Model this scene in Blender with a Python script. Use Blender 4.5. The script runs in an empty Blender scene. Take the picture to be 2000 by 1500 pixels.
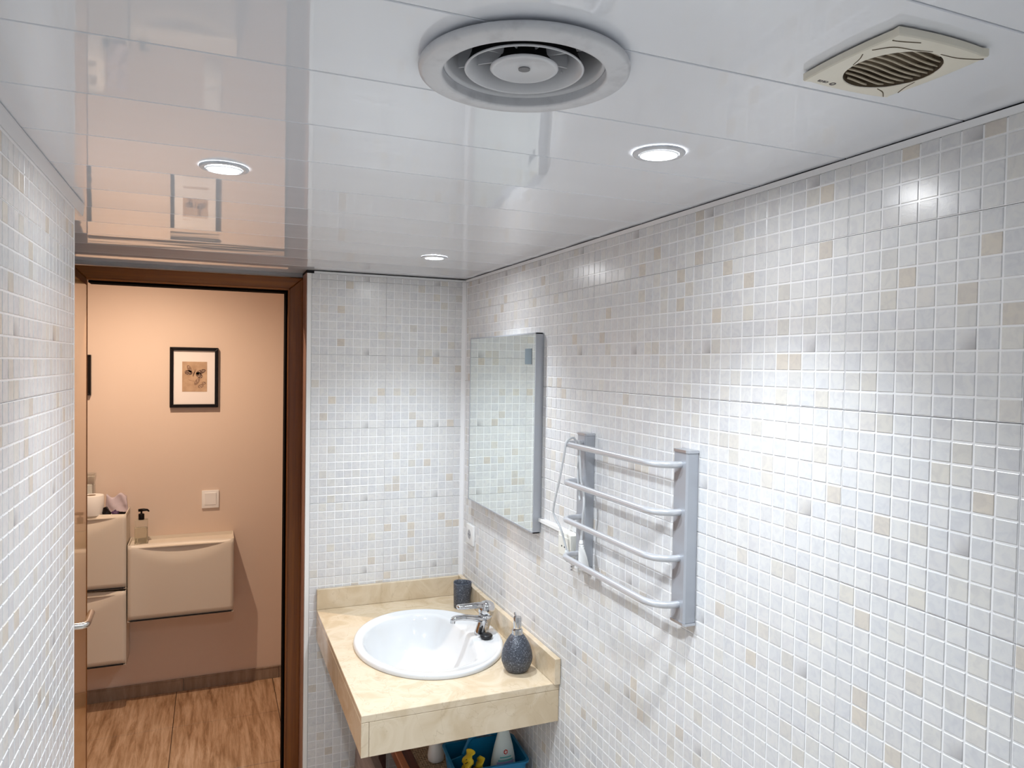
import bpy, bmesh, math, random
from mathutils import Vector, Matrix

random.seed(7)
C = bpy.context.scene.collection
sc = bpy.context.scene
PI = math.pi
T = 1 / 30.0            # mosaic module (m)

# ------------------------------------------------------------------ camera
F_PX = 1415.43
YAW, PITCH, ROLL = 0.392474, -0.0252635, 0.0163834
CAM = Vector((-1.01283, -2.97660, 1.77747))
fw = Vector((math.sin(YAW) * math.cos(PITCH), math.cos(YAW) * math.cos(PITCH), math.sin(PITCH)))
rt = Vector((math.cos(YAW), -math.sin(YAW), 0))
up = rt.cross(fw)
r2 = math.cos(ROLL) * rt + math.sin(ROLL) * up
u2 = -math.sin(ROLL) * rt + math.cos(ROLL) * up
cd = bpy.data.cameras.new('camera')
cam = bpy.data.objects.new('camera', cd)
C.objects.link(cam)
M = Matrix((r2, u2, -fw)).transposed().to_4x4()
M.translation = CAM
cam.matrix_world = M
cd.sensor_width = 36
cd.lens = 36 * F_PX / 2000
cd.clip_start = 0.02
sc.camera = cam

# ------------------------------------------------------------------ world, exposure, lights
w = bpy.data.worlds.new('world'); sc.world = w; w.use_nodes = True
w.node_tree.nodes['Background'].inputs[0].default_value = (0.8, 0.85, 1, 1)
w.node_tree.nodes['Background'].inputs[1].default_value = 0.02
sc.view_settings.view_transform = 'Standard'
sc.view_settings.look = 'None'
sc.view_settings.gamma = 1
sc.view_settings.use_curve_mapping = False
sc.view_settings.exposure = 1.32
sc.cycles.use_denoising = True
sc.cycles.max_bounces = 14
sc.cycles.diffuse_bounces = 8
sc.cycles.glossy_bounces = 6
sc.cycles.transmission_bounces = 8
sc.cycles.sample_clamp_indirect = 6

CEIL = 2.144
LAMP_W = 19.0
COOL = (0.85, 0.93, 1.0)
# the visible downlights, then unseen fill spots added behind the camera
LAMPS = [(-0.994, -1.491, 0.95), (-0.313, -1.922, 0.88), (-0.315, -0.578, 0.85)]
LAMPS_FILL = [(-0.70, -3.15, 0.40), (-0.70, -3.62, 0.60)]


def spot(name, loc, power, color, angle, blend, radius):
    ld = bpy.data.lights.new(name, 'SPOT')
    ld.energy = power; ld.color = color; ld.spot_size = math.radians(angle)
    ld.spot_blend = blend; ld.shadow_soft_size = radius
    o = bpy.data.objects.new(name, ld); C.objects.link(o); o.location = loc
    return o


for k, (x, y, s) in enumerate(LAMPS + LAMPS_FILL):
    o = spot('downlight_and_fill_beam', (x, y, CEIL - 0.032), LAMP_W * s, COOL, 122, 1.0, 0.020)
    if k == 0: o.rotation_euler = (math.radians(4), math.radians(-16), 0)   # gimbal turned away from the left wall
    if k == 1: o.rotation_euler = (0, math.radians(9), 0)
# hallway ceiling lamp (real lamp above the door head, out of sight)
hl = bpy.data.lights.new('hallway_bulb', 'SPOT'); hl.energy = 29; hl.color = (1.0, 0.76, 0.565)
hl.spot_size = math.radians(172); hl.spot_blend = 1.0
hl.shadow_soft_size = 0.014
ho = bpy.data.objects.new('hallway_bulb', hl); C.objects.link(ho); ho.location = (-1.33, 0.50, 2.36)


# ------------------------------------------------------------------ helpers
def tag(o, label=None, cat=None, group=None, kind=None):
    if label: o['label'] = label
    if cat: o['category'] = cat
    if group: o['group'] = group
    if kind: o['kind'] = kind
    return o


def empty(name, loc, label, cat, group=None, kind=None, rz=0):
    o = bpy.data.objects.new(name, None); C.objects.link(o)
    o.location = loc; o.rotation_euler = (0, 0, rz)
    o.empty_display_size = 0.05
    return tag(o, label, cat, group, kind)


def bm_new():
    return bmesh.new()


def obj(name, bm, m, parent=None, smooth=False, loc=None, label=None):
    me = bpy.data.meshes.new(name)
    bmesh.ops.recalc_face_normals(bm, faces=bm.faces[:])
    if smooth:
        for f in bm.faces: f.smooth = True
    bm.to_mesh(me); bm.free()
    if m: me.materials.append(m)
    o = bpy.data.objects.new(name, me); C.objects.link(o)
    if parent: o.parent = parent
    if loc: o.location = loc
    if label: o['label'] = label
    if smooth == 'auto':
        auto(o)
    return o


def auto(o, ang=35):
    """sharp edges by angle on a smooth-shaded mesh"""
    me = o.data
    bm = bmesh.new(); bm.from_mesh(me)
    for e in bm.edges:
        if len(e.link_faces) == 2 and e.calc_face_angle(0) > math.radians(ang): e.smooth = False
    for f in bm.faces: f.smooth = True
    bm.to_mesh(me); bm.free()


def box(bm, x0, x1, y0, y1, z0, z1, bev=0.0, rot=None, seg=1):
    r = bmesh.ops.create_cube(bm, size=1)
    vs = r['verts']
    for v in vs:
        v.co = Vector(((x0 + x1) / 2 + v.co.x * (x1 - x0), (y0 + y1) / 2 + v.co.y * (y1 - y0), (z0 + z1) / 2 + v.co.z * (z1 - z0)))
    if rot is not None:
        c = Vector(((x0 + x1) / 2, (y0 + y1) / 2, (z0 + z1) / 2))
        for v in vs: v.co = c + rot @ (v.co - c)
    if bev:
        es = list({e for v in vs for e in v.link_edges})
        bmesh.ops.bevel(bm, geom=es, offset=bev, segments=seg, profile=0.6, affect='EDGES')
    return bm


def lathe(bm, prof, n=40, c=(0, 0, 0), sx=1, sy=1, close=False):
    """prof: list of (r, z)"""
    rings = []
    for r, z in prof:
        if r < 1e-6:
            rings.append([bm.verts.new((c[0], c[1], c[2] + z))])
        else:
            rings.append([bm.verts.new((c[0] + sx * r * math.cos(2 * PI * k / n), c[1] + sy * r * math.sin(2 * PI * k / n), c[2] + z)) for k in range(n)])
    pairs = list(zip(rings, rings[1:]))
    if close: pairs.append((rings[-1], rings[0]))
    for a, b in pairs:
        for k in range(n):
            k2 = (k + 1) % n
            if len(a) == 1 and len(b) == 1: continue
            if len(a) == 1: bm.faces.new((a[0], b[k2], b[k]))
            elif len(b) == 1: bm.faces.new((a[k], a[k2], b[0]))
            else: bm.faces.new((a[k], a[k2], b[k2], b[k]))
    return bm


def smooth_path(pts, n=6):
    """Catmull-Rom through the points"""
    P = [Vector(p) for p in pts]
    P = [2 * P[0] - P[1]] + P + [2 * P[-1] - P[-2]]
    out = []
    for i in range(1, len(P) - 2):
        for k in range(n):
            t = k / n
            a, b, c, d = P[i - 1], P[i], P[i + 1], P[i + 2]
            out.append(0.5 * ((2 * b) + (-a + c) * t + (2 * a - 5 * b + 4 * c - d) * t * t + (-a + 3 * b - 3 * c + d) * t ** 3))
    out.append(P[-2])
    return out


def tube(bm, pts, r, n=10, cap=True, flat=1.0):
    """sweep a circle (radius r or list) along pts; flat squashes the local second axis"""
    P = [Vector(p) for p in pts]
    rs = r if isinstance(r, (list, tuple)) else [r] * len(P)
    fl = flat if isinstance(flat, (list, tuple)) else [flat] * len(P)
    up0 = Vector((0, 0, 1))
    prev = None; rings = []
    for i, p in enumerate(P):
        d = (P[min(i + 1, len(P) - 1)] - P[max(i - 1, 0)]).normalized()
        if prev is None:
            a = up0 if abs(d.dot(up0)) < 0.95 else Vector((1, 0, 0))
            u = (a - d * a.dot(d)).normalized()
        else:
            u = (prev - d * prev.dot(d)).normalized()
        prev = u
        v = d.cross(u)
        rings.append([bm.verts.new(p + rs[i] * (math.cos(2 * PI * k / n) * u * fl[i] + math.sin(2 * PI * k / n) * v)) for k in range(n)])
    for a, b in zip(rings, rings[1:]):
        for k in range(n):
            bm.faces.new((a[k], a[(k + 1) % n], b[(k + 1) % n], b[k]))
    if cap:
        bm.faces.new(rings[0]); bm.faces.new(rings[-1][::-1])
    return bm


def prism(bm, poly, axis, a0, a1):
    """extrude a 2D polygon; axis 'x': poly=(y,z); 'y': (x,z); 'z': (x,y)"""
    def P(q, a):
        return {'x': (a, q[0], q[1]), 'y': (q[0], a, q[1]), 'z': (q[0], q[1], a)}[axis]
    A = [bm.verts.new(P(q, a0)) for q in poly]
    B = [bm.verts.new(P(q, a1)) for q in poly]
    n = len(poly)
    for k in range(n):
        bm.faces.new((A[k], A[(k + 1) % n], B[(k + 1) % n], B[k]))
    bm.faces.new(A); bm.faces.new(B[::-1])
    return bm


# ------------------------------------------------------------------ materials
def nmat(name):
    m = bpy.data.materials.new(name); m.use_nodes = True
    nt = m.node_tree
    return m, nt, nt.nodes['Principled BSDF']


def mat(name, col, rough=0.5, metal=0.0, coat=0.0, trans=0.0, ior=1.45, spec=0.5, emit=None, es=0.0):
    m, nt, b = nmat(name)
    b.inputs['Base Color'].default_value = (*col, 1)
    b.inputs['Roughness'].default_value = rough
    b.inputs['Metallic'].default_value = metal
    b.inputs['Coat Weight'].default_value = coat
    b.inputs['Transmission Weight'].default_value = trans
    b.inputs['IOR'].default_value = ior
    b.inputs['Specular IOR Level'].default_value = spec
    if emit:
        b.inputs['Emission Color'].default_value = (*emit, 1); b.inputs['Emission Strength'].default_value = es
    return m


def N(nt, t, **kw):
    n = nt.nodes.new(t)
    for k, v in kw.items():
        if k.startswith('i_'):
            n.inputs[k[2:].replace('_', ' ')].default_value = v
        else: setattr(n, k, v)
    return n


def ramp(nt, stops, fac, interp='LINEAR'):
    r = nt.nodes.new('ShaderNodeValToRGB'); r.color_ramp.interpolation = interp
    el = r.color_ramp.elements
    while len(el) < len(stops): el.new(0.5)
    for e, (p, c) in zip(el, stops):
        e.position = p; e.color = (*c, 1)
    nt.links.new(fac, r.inputs['Fac'])
    return r.outputs['Color']


def math_(nt, op, a, b=None):
    n = nt.nodes.new('ShaderNodeMath'); n.operation = op
    for k, v in enumerate((a, b)):
        if v is None: continue
        if isinstance(v, (int, float)): n.inputs[k].default_value = v
        else: nt.links.new(v, n.inputs[k])
    return n.outputs[0]


def noise_mat(name, stops, scale=(8, 8, 8), nscale=1.0, detail=4, rough=0.4, coat=0.0, bump=0.0, distort=0.0, coord='obj', spec=0.5, nrough=0.6, fine=None):
    m, nt, b = nmat(name)
    if coord == 'world':
        src = N(nt, 'ShaderNodeNewGeometry').outputs['Position']
    else:
        src = N(nt, 'ShaderNodeTexCoord').outputs['Object']
    mp = N(nt, 'ShaderNodeMapping'); mp.inputs['Scale'].default_value = scale
    nt.links.new(src, mp.inputs['Vector'])
    nz = N(nt, 'ShaderNodeTexNoise'); nz.inputs['Scale'].default_value = nscale
    nz.inputs['Detail'].default_value = detail; nz.inputs['Distortion'].default_value = distort
    nz.inputs['Roughness'].default_value = nrough
    nt.links.new(mp.outputs[0], nz.inputs['Vector'])
    nt.links.new(ramp(nt, stops, nz.outputs['Fac']), b.inputs['Base Color'])
    b.inputs['Roughness'].default_value = rough
    b.inputs['Coat Weight'].default_value = coat
    b.inputs['Specular IOR Level'].default_value = spec
    if bump:
        bp = N(nt, 'ShaderNodeBump'); bp.inputs['Strength'].default_value = bump; bp.inputs['Distance'].default_value = 0.001
        nt.links.new(nz.outputs['Fac'], bp.inputs['Height']); nt.links.new(bp.outputs[0], b.inputs['Normal'])
    return m


def tile_mat(name, ax, u0, seed):
    """glazed mosaic print: one 9 x 9 print repeated from panel to panel plus stray warm squares"""
    m, nt, b = nmat(name)
    pos = N(nt, 'ShaderNodeNewGeometry').outputs['Position']
    s = N(nt, 'ShaderNodeSeparateXYZ'); nt.links.new(pos, s.inputs[0])
    u = math_(nt, 'DIVIDE', math_(nt, 'SUBTRACT', s.outputs[ax], u0), T)
    v = math_(nt, 'DIVIDE', math_(nt, 'SUBTRACT', s.outputs[2], 1.71), T)
    iu, iv = math_(nt, 'FLOOR', u), math_(nt, 'FLOOR', v)
    mu, mv = math_(nt, 'FLOORED_MODULO', iu, 9.0), math_(nt, 'FLOORED_MODULO', iv, 9.0)

    def white(a, c, d):
        cmb = N(nt, 'ShaderNodeCombineXYZ'); nt.links.new(a, cmb.inputs[0]); nt.links.new(c, cmb.inputs[1]); cmb.inputs[2].default_value = d
        wn = N(nt, 'ShaderNodeTexWhiteNoise'); wn.noise_dimensions = '3D'
        nt.links.new(cmb.outputs[0], wn.inputs['Vector'])
        return wn.outputs['Value']
    base = white(mu, mv, seed)
    stray = white(iu, iv, seed + 3.3)
    g = ramp(nt, [(0.0, (.665, .67, .685)), (0.18, (.69, .695, .705)), (0.5, (.71, .712, .712)), (0.78, (.725, .722, .715)), (0.93, (.705, .70, .705)), (1.0, (.67, .665, .665))], base)
    lo = .90 if ax == 0 else .83
    warm = ramp(nt, [(0.0, (1, 1, 1)), (lo, (1, 1, 1)), (lo + .01, (.99, .97, .93)), (0.92, (.96, .925, .86)), (0.968, (.93, .86, .77)), (1.0, (.95, .88, .84))], stray, 'CONSTANT')
    mix = N(nt, 'ShaderNodeMix', data_type='RGBA', blend_type='MULTIPLY'); mix.inputs[0].default_value = 1
    nt.links.new(g, mix.inputs['A']); nt.links.new(warm, mix.inputs['B'])
    # cloudy veining
    nz = N(nt, 'ShaderNodeTexNoise'); nz.inputs['Scale'].default_value = 55; nz.inputs['Detail'].default_value = 5; nz.inputs['Distortion'].default_value = 1.2
    nt.links.new(pos, nz.inputs['Vector'])
    vein = ramp(nt, [(0.0, (.84, .84, .87)), (0.40, (.95, .95, .965)), (0.52, (1, 1, 1)), (0.66, (1.03, 1.025, 1.01)), (1.0, (.97, .96, .94))], nz.outputs['Fac'])
    mix2 = N(nt, 'ShaderNodeMix', data_type='RGBA', blend_type='MULTIPLY'); mix2.inputs[0].default_value = 1
    nt.links.new(mix.outputs['Result'], mix2.inputs['A']); nt.links.new(vein, mix2.inputs['B'])
    # the grey-cornered square of each print
    isd = math_(nt, 'MULTIPLY', math_(nt, 'COMPARE', mu, 6 if ax == 0 else 2), math_(nt, 'COMPARE', mv, 3))
    nt.nodes[-1].inputs[2].default_value = 0.1
    for n_ in nt.nodes:
        if n_.bl_idname == 'ShaderNodeMath' and n_.operation == 'COMPARE': n_.inputs[2].default_value = 0.1
    fu, fv = math_(nt, 'FRACT', u), math_(nt, 'FRACT', v)
    if ax == 1: fu = math_(nt, 'SUBTRACT', 1.0, fu)
    grad = math_(nt, 'MULTIPLY', math_(nt, 'POWER', fu, 1.0), math_(nt, 'SUBTRACT', 1.0, fv))
    fac = math_(nt, 'MULTIPLY', math_(nt, 'MULTIPLY', isd, grad), 0.85)
    mix3 = N(nt, 'ShaderNodeMix', data_type='RGBA', blend_type='MIX')
    nt.links.new(fac, mix3.inputs[0]); nt.links.new(mix2.outputs['Result'], mix3.inputs['A'])
    mix3.inputs['B'].default_value = (.30, .29, .30, 1)
    nt.links.new(mix3.outputs['Result'], b.inputs['Base Color'])
    b.inputs['Roughness'].default_value = 0.24
    b.inputs['Specular IOR Level'].default_value = 0.5
    n2 = N(nt, 'ShaderNodeTexNoise'); n2.inputs['Scale'].default_value = 420; n2.inputs['Detail'].default_value = 2
    nt.links.new(pos, n2.inputs['Vector'])
    bp = N(nt, 'ShaderNodeBump'); bp.inputs['Strength'].default_value = 0.12; bp.inputs['Distance'].default_value = 0.0006
    nt.links.new(n2.outputs['Fac'], bp.inputs['Height']); nt.links.new(bp.outputs[0], b.inputs['Normal'])
    return m


M_tR = tile_mat('mosaic_glaze_right', 1, -2.337, 1.7)
M_tL = tile_mat('mosaic_glaze_left', 1, -1.10, 9.2)
M_tB = tile_mat('mosaic_glaze_back', 0, -0.649, 5.1)
M_grout = mat('white_grout_glaze', (.89, .89, .90), 0.22)
M_white = mat('white_plastic', (.84, .84, .83), 0.3)
M_whitewall = mat('plain_white_wall', (.78, .78, .78), 0.5)
M_dark = mat('dark_gap', (.01, .01, .012), 0.8)
M_screw = mat('grey_screw', (.18, .18, .19), 0.5)
M_trim = mat('white_ceiling_trim', (.76, .77, .79), 0.25)
M_backshade = mat('cone_shade_black', (.012, .012, .013), 0.9, spec=0.1)
M_rebateshade = mat('rebate_shade_black', (.003, .002, .002), 1.0, spec=0.05)
M_cutedge = mat('panel_edge', (.10, .10, .10), 0.8)


def ceiling_mat():
    m, nt, b = nmat('glossy_white_ceiling_board')
    b.inputs['Base Color'].default_value = (.79, .815, .865, 1)
    b.inputs['Roughness'].default_value = 0.035
    b.inputs['Specular IOR Level'].default_value = 0.6
    b.inputs['Coat Weight'].default_value = 0.3
    b.inputs['Coat Roughness'].default_value = 0.02
    pos = N(nt, 'ShaderNodeNewGeometry').outputs['Position']
    mp = N(nt, 'ShaderNodeMapping'); mp.inputs['Scale'].default_value = (1.0, 5.0, 1)
    nt.links.new(pos, mp.inputs['Vector'])
    nz = N(nt, 'ShaderNodeTexNoise'); nz.inputs['Scale'].default_value = 2.2; nz.inputs['Detail'].default_value = 1
    nt.links.new(mp.outputs[0], nz.inputs['Vector'])
    bp = N(nt, 'ShaderNodeBump'); bp.inputs['Strength'].default_value = 1.0; bp.inputs['Distance'].default_value = 0.0005
    nt.links.new(nz.outputs['Fac'], bp.inputs['Height']); nt.links.new(bp.outputs[0], b.inputs['Normal'])
    nt.links.new(bp.outputs[0], b.inputs['Coat Normal'])
    return m


M_ceil = ceiling_mat()
M_enamel = noise_mat('scuffed_white_enamel', [(0.0, (.44, .44, .47)), (0.38, (.55, .56, .59)), (0.5, (.62, .63, .66)), (1.0, (.66, .67, .70))], (30, 30, 30), 1.0, 5, 0.35)
M_cone = mat('white_metal_cone', (.60, .61, .64), 0.3)
M_cream = noise_mat('yellowed_plastic', [(0.0, (.66, .61, .49)), (0.4, (.77, .73, .62)), (1.0, (.81, .78, .69))], (14, 14, 14), 1.0, 4, 0.4)
M_dust = noise_mat('dusty_recess', [(0.0, (.07, .048, .03)), (0.5, (.115, .085, .052)), (1.0, (.17, .13, .085))], (60, 60, 60), 1.0, 4, 0.9)
M_slat = noise_mat('dusty_slat', [(0.0, (.40, .33, .23)), (0.5, (.58, .51, .39)), (1.0, (.66, .60, .48))], (50, 50, 50), 1.0, 4, 0.6)
M_ink = mat('dark_print', (.10, .09, .09), 0.6)
M_alu = mat('brushed_silver_aluminium', (.60, .62, .66), 0.33, 0.85)
M_silver = mat('silver_painted_metal', (.43, .45, .49), 0.30, 0.35)
M_silverlt = mat('silver_tube_lacquer', (.60, .61, .64), 0.28, 0.45)
M_chrome = mat('chrome', (.62, .63, .65), 0.07, 1.0)
M_chromed = mat('darker_chrome', (.55, .56, .58), 0.10, 1.0)
M_steel = mat('satin_steel', (.62, .60, .58), 0.28, 1.0)
M_mirror = mat('mirror_glass', (.90, .945, .92), 0.0, 1.0)
M_panelgrey = mat('grey_sensor_glass', (.10, .125, .14), 0.5)
M_ceramic = mat('white_basin_ceramic', (.72, .735, .75), 0.07, coat=0.4)
M_rubber = mat('black_rubber', (.012, .012, .014), 0.35)
M_cable = mat('pale_grey_cable', (.66, .68, .70), 0.4)
M_ivory = mat('ivory_plastic', (.80, .79, .73), 0.35)
M_stone = None


def granite():
    m, nt, b = nmat('speckled_grey_stoneware')
    tc = N(nt, 'ShaderNodeTexCoord').outputs['Object']
    v = N(nt, 'ShaderNodeTexVoronoi'); v.inputs['Scale'].default_value = 420
    nt.links.new(tc, v.inputs['Vector'])
    nz = N(nt, 'ShaderNodeTexNoise'); nz.inputs['Scale'].default_value = 260; nz.inputs['Detail'].default_value = 3
    nt.links.new(tc, nz.inputs['Vector'])
    sm = math_(nt, 'ADD', math_(nt, 'MULTIPLY', nz.outputs['Fac'], 0.6), math_(nt, 'MULTIPLY', v.outputs['Color'], 0.4))
    c = ramp(nt, [(0.0, (.02, .023, .030)), (0.45, (.045, .052, .070)), (0.60, (.075, .088, .115)), (0.70, (.24, .26, .31)), (1.0, (.40, .42, .47))], sm)
    nt.links.new(c, b.inputs['Base Color'])
    b.inputs['Roughness'].default_value = 0.4
    return m


M_stone = granite()


def marble(name, c0, c1, c2):
    m, nt, b = nmat(name)
    pos = N(nt, 'ShaderNodeNewGeometry').outputs['Position']
    nz = N(nt, 'ShaderNodeTexNoise'); nz.inputs['Scale'].default_value = 7; nz.inputs['Detail'].default_value = 9; nz.inputs['Distortion'].default_value = 1.6
    nt.links.new(pos, nz.inputs['Vector'])
    col = ramp(nt, [(0.0, c0), (0.42, c1), (0.56, c2), (0.72, c1), (1.0, c0)], nz.outputs['Fac'])
    n2 = N(nt, 'ShaderNodeTexNoise'); n2.inputs['Scale'].default_value = 4.2; n2.inputs['Detail'].default_value = 7; n2.inputs['Distortion'].default_value = 2.4
    nt.links.new(pos, n2.inputs['Vector'])
    vn = ramp(nt, [(0.0, (0, 0, 0)), (0.492, (0, 0, 0)), (0.5, (1, 1, 1)), (0.508, (0, 0, 0)), (1, (0, 0, 0))], n2.outputs['Fac'])
    f = math_(nt, 'MULTIPLY', vn, 0.35)
    mx = N(nt, 'ShaderNodeMix', data_type='RGBA'); nt.links.new(f, mx.inputs[0]); nt.links.new(col, mx.inputs['A']); mx.inputs['B'].default_value = (.42, .31, .19, 1)
    nt.links.new(mx.outputs['Result'], b.inputs['Base Color'])
    b.inputs['Roughness'].default_value = 0.13
    b.inputs['Coat Weight'].default_value = 0.2
    return m


M_marble = marble('cream_marble', (.50, .38, .245), (.62, .50, .345), (.70, .59, .44))


def wood(name, stops, scale, rough, coat, nscale=1.0, bump=0.0):
    return noise_mat(name, stops, scale, nscale, 6, rough, coat, bump, 0.6, 'world')


M_frame = wood('dark_varnished_cherry', [(0.25, (.13, .032, .002)), (0.5, (.185, .052, .003)), (0.7, (.245, .078, .006))], (60, 60, 2.2), 0.38, 0.0)
M_frameh = wood('dark_varnished_cherry_head', [(0.25, (.15, .040, .002)), (0.5, (.215, .063, .004)), (0.7, (.28, .09, .008))], (2.2, 60, 60), 0.38, 0.0)
M_reveal = wood('pinkish_brown_veneer', [(0.25, (.26, .14, .10)), (0.5, (.33, .19, .14)), (0.75, (.42, .25, .19))], (60, 25, 5), 0.4, 0.1)
M_leaf = wood('varnished_beech', [(0.25, (.46, .20, .06)), (0.5, (.58, .28, .10)), (0.75, (.66, .35, .14))], (30, 30, 1.8), 0.16, 0.5)
M_hallfloor = noise_mat('wood_look_travertine_tile', [(0.30, (.20, .105, .05)), (0.44, (.40, .24, .13)), (0.56, (.56, .37, .23)), (0.74, (.74, .54, .37))], (38, 3.2, 10), 1.0, 9, 0.3, 0.0, 0.05, 0.35, 'world', nrough=0.72)
M_bathfloor = noise_mat('light_beige_floor_tile', [(0.3, (.58, .54, .48)), (0.7, (.68, .65, .60))], (6, 6, 6), 1.0, 6, 0.25, coord='world')
M_base = noise_mat('grey_brown_skirting_tile', [(0.25, (.19, .14, .10)), (0.5, (.29, .22, .165)), (0.75, (.40, .32, .25))], (30, 10, 5), 1.0, 6, 0.3, coord='world')
M_groutbrown = mat('brown_grout', (.10, .06, .035), 0.9)
M_hallwall = noise_mat('cream_wall_paint', [(0.0, (.69, .56, .465)), (1.0, (.72, .59, .495))], (3, 3, 3), 1.0, 3, 0.6, coord='world')
M_cab = mat('off_white_cabinet_plastic', (.72, .66, .57), 0.38)
M_black = mat('black_lacquer', (.006, .004, .004), 0.3, spec=0.25)
M_mount = mat('white_mount_card', (.80, .76, .74), 0.6)
M_paper = noise_mat('tan_print_paper', [(0.2, (.36, .23, .14)), (0.6, (.50, .35, .23)), (0.9, (.58, .42, .29))], (25, 25, 25), 1.0, 5, 0.7)
M_brownink = mat('brown_print_ink', (.12, .07, .05), 0.7)
M_paleink = mat('pale_print_ink', (.55, .42, .32), 0.7)
M_midink = mat('faded_print_ink', (.26, .165, .11), 0.7)
M_tissue = mat('white_tissue_paper', (.86, .84, .80), 0.9)
M_glass = mat('clear_glass', (.93, .96, .94), 0.03, trans=0.96, ior=1.3)
M_soap = mat('clear_soap', (.97, .92, .78), 0.05, trans=0.9, ior=1.33)
M_bag = mat('translucent_lilac_bag', (.74, .66, .72), 0.5, trans=0.25, ior=1.1)
M_lens = mat('lit_led_lens', (1, 1, 1), 0.3, emit=(0.97, 0.985, 1.0), es=85.0)
M_lensrim = mat('frosted_lamp_glass', (.85, .87, .9), 0.2, emit=(0.9, 0.95, 1.0), es=0.12)
M_blue = mat('blue_caddy_plastic', (.004, .17, .36), 0.3)
M_bottle = mat('milky_bottle_plastic', (.60, .68, .68), 0.3)
M_yellow = mat('yellow_rubber_glove', (.72, .52, .02), 0.45)
M_orangewood = wood('orange_stained_wood', [(0.3, (.40, .12, .035)), (0.7, (.58, .20, .06))], (40, 5, 40), 0.35, 0.3)
M_redwood = wood('dark_red_stained_wood', [(0.3, (.08, .016, .008)), (0.7, (.15, .03, .014))], (40, 5, 40), 0.4, 0.2)
M_greywood = wood('weathered_mauve_board', [(0.3, (.16, .12, .11)), (0.7, (.30, .24, .22))], (40, 5, 40), 0.6, 0.0)
M_cane = noise_mat('woven_cane', [(0.3, (.28, .19, .12)), (0.7, (.46, .34, .23))], (80, 80, 80), 1.0, 3, 0.6)
M_red = mat('red_emblem', (.45, .04, .03), 0.5)
M_teal = mat('teal_print', (.12, .42, .42), 0.5)
M_purple = mat('lilac_print', (.33, .33, .60), 0.5)

# ================================================================== SETTING
# ---- mosaic walls: backing panels (30 cm prints), raised squares on them
HALF = T / 2 - 0.00158


def tile_mesh():
    """a pillow-edged square, lying in XY, facing +Z"""
    me = bpy.data.meshes.new('tile')
    a, b_, h = HALF, HALF - 0.0009, 0.0011
    vs, fs = [], []
    for r, z in ((a, 0.0), (a - 0.0002, h * .6), (b_, h)):
        vs += [(-r, -r, z), (r, -r, z), (r, r, z), (-r, r, z)]
    for k in range(2):
        for j in range(4):
            fs.append((4 * k + j, 4 * k + (j + 1) % 4, 4 * k + 4 + (j + 1) % 4, 4 * k + 4 + j))
    fs.append((8, 9, 10, 11))
    me.from_pydata(vs, [], fs)
    return me


TV = [tuple(v.co) for v in tile_mesh().vertices]
TF = [tuple(p.vertices) for p in tile_mesh().polygons]


def mosaic(wall, material, basis, origin, us, vs, u0, blocked, near, vis, u_lim, v_lim):
    """basis: 3x3 matrix (u, v, n); squares at centres u, v; the 300 that show largest become parts"""
    from bpy_extras.object_utils import world_to_camera_view
    cells = []
    for i in us:
        for j in vs:
            cu, cv = u0 + (i + .5) * T, 1.71 + (j + .5) * T
            a0, a1 = max(cu - HALF, u_lim[0]), min(cu + HALF, u_lim[1])
            b0, b1 = max(cv - HALF, v_lim[0]), min(cv + HALF, v_lim[1])
            if a1 - a0 < 0.006 or b1 - b0 < 0.006: continue
            cells.append(((a0 + a1) / 2, (b0 + b1) / 2, (a1 - a0) / (2 * HALF), (b1 - b0) / (2 * HALF)))
    seen = []
    for k, c in enumerate(cells):
        p = origin + basis @ Vector((c[0], c[1], 0))
        d = (p - CAM)
        zc = d.dot(fw)
        if zc < 0.1 or c[2] < .99 or c[3] < .99: continue
        x = 1000 + F_PX * d.dot(r2) / zc; y = 750 - F_PX * d.dot(u2) / zc
        if -5 < x < 2005 and -5 < y < 1505 and not blocked(x, y, p):
            seen.append((d.length, k))
    seen.sort()
    single = {k for _, k in seen[:300]}
    shared = tile_mesh(); shared.materials.append(material)
    V, Fc = [], []
    rnd = random.Random(int(abs(u0) * 1000))
    for k, (cu, cv, su, sv) in enumerate(cells):
        tx, ty = rnd.gauss(0, .0060), rnd.gauss(0, .0060)
        R_ = basis.to_4x4() @ Matrix.Rotation(tx, 4, 'X') @ Matrix.Rotation(ty, 4, 'Y')
        loc = origin + basis @ Vector((cu, cv, 0))
        if k in single:
            o = bpy.data.objects.new('tile', shared); C.objects.link(o); o.parent = wall
            o.matrix_local = Matrix.Translation(loc) @ R_
        else:
            n0 = len(V)
            for x, y, z in TV:
                V.append(tuple(loc + (R_ @ Vector((x * su, y * sv, z)))))
            Fc += [tuple(n0 + q for q in f) for f in TF]
    me = bpy.data.meshes.new('tile_field'); me.from_pydata(V, [], Fc); me.materials.append(material)
    o = bpy.data.objects.new('tile_field', me); C.objects.link(o); o.parent = wall
    o['kind'] = 'stuff'


def panels(wall, ax, plane, nsign, u_edges, v_edges, thick=0.004):
    """30 cm ceramic panels, a hairline joint between them"""
    for a0, a1 in zip(u_edges, u_edges[1:]):
        for b0, b1 in zip(v_edges, v_edges[1:]):
            g = 0.0005
            bm = bm_new()
            n0, n1 = sorted((plane, plane - nsign * thick))
            if ax == 1: box(bm, n0, n1, a0 + g, a1 - g, b0 + g, b1 - g)
            else: box(bm, a0 + g, a1 - g, n0, n1, b0 + g, b1 - g)
            obj('panel', bm, M_grout, wall)


def edges(lo, hi, anchor, step=0.3):
    k0 = math.ceil((lo - anchor) / step + 1e-6)
    e = [lo]
    k = k0
    while anchor + k * step < hi - 1e-6:
        if anchor + k * step > lo + 0.004: e.append(anchor + k * step)
        k += 1
    return e + [hi]


ZT = CEIL - 0.012
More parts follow.
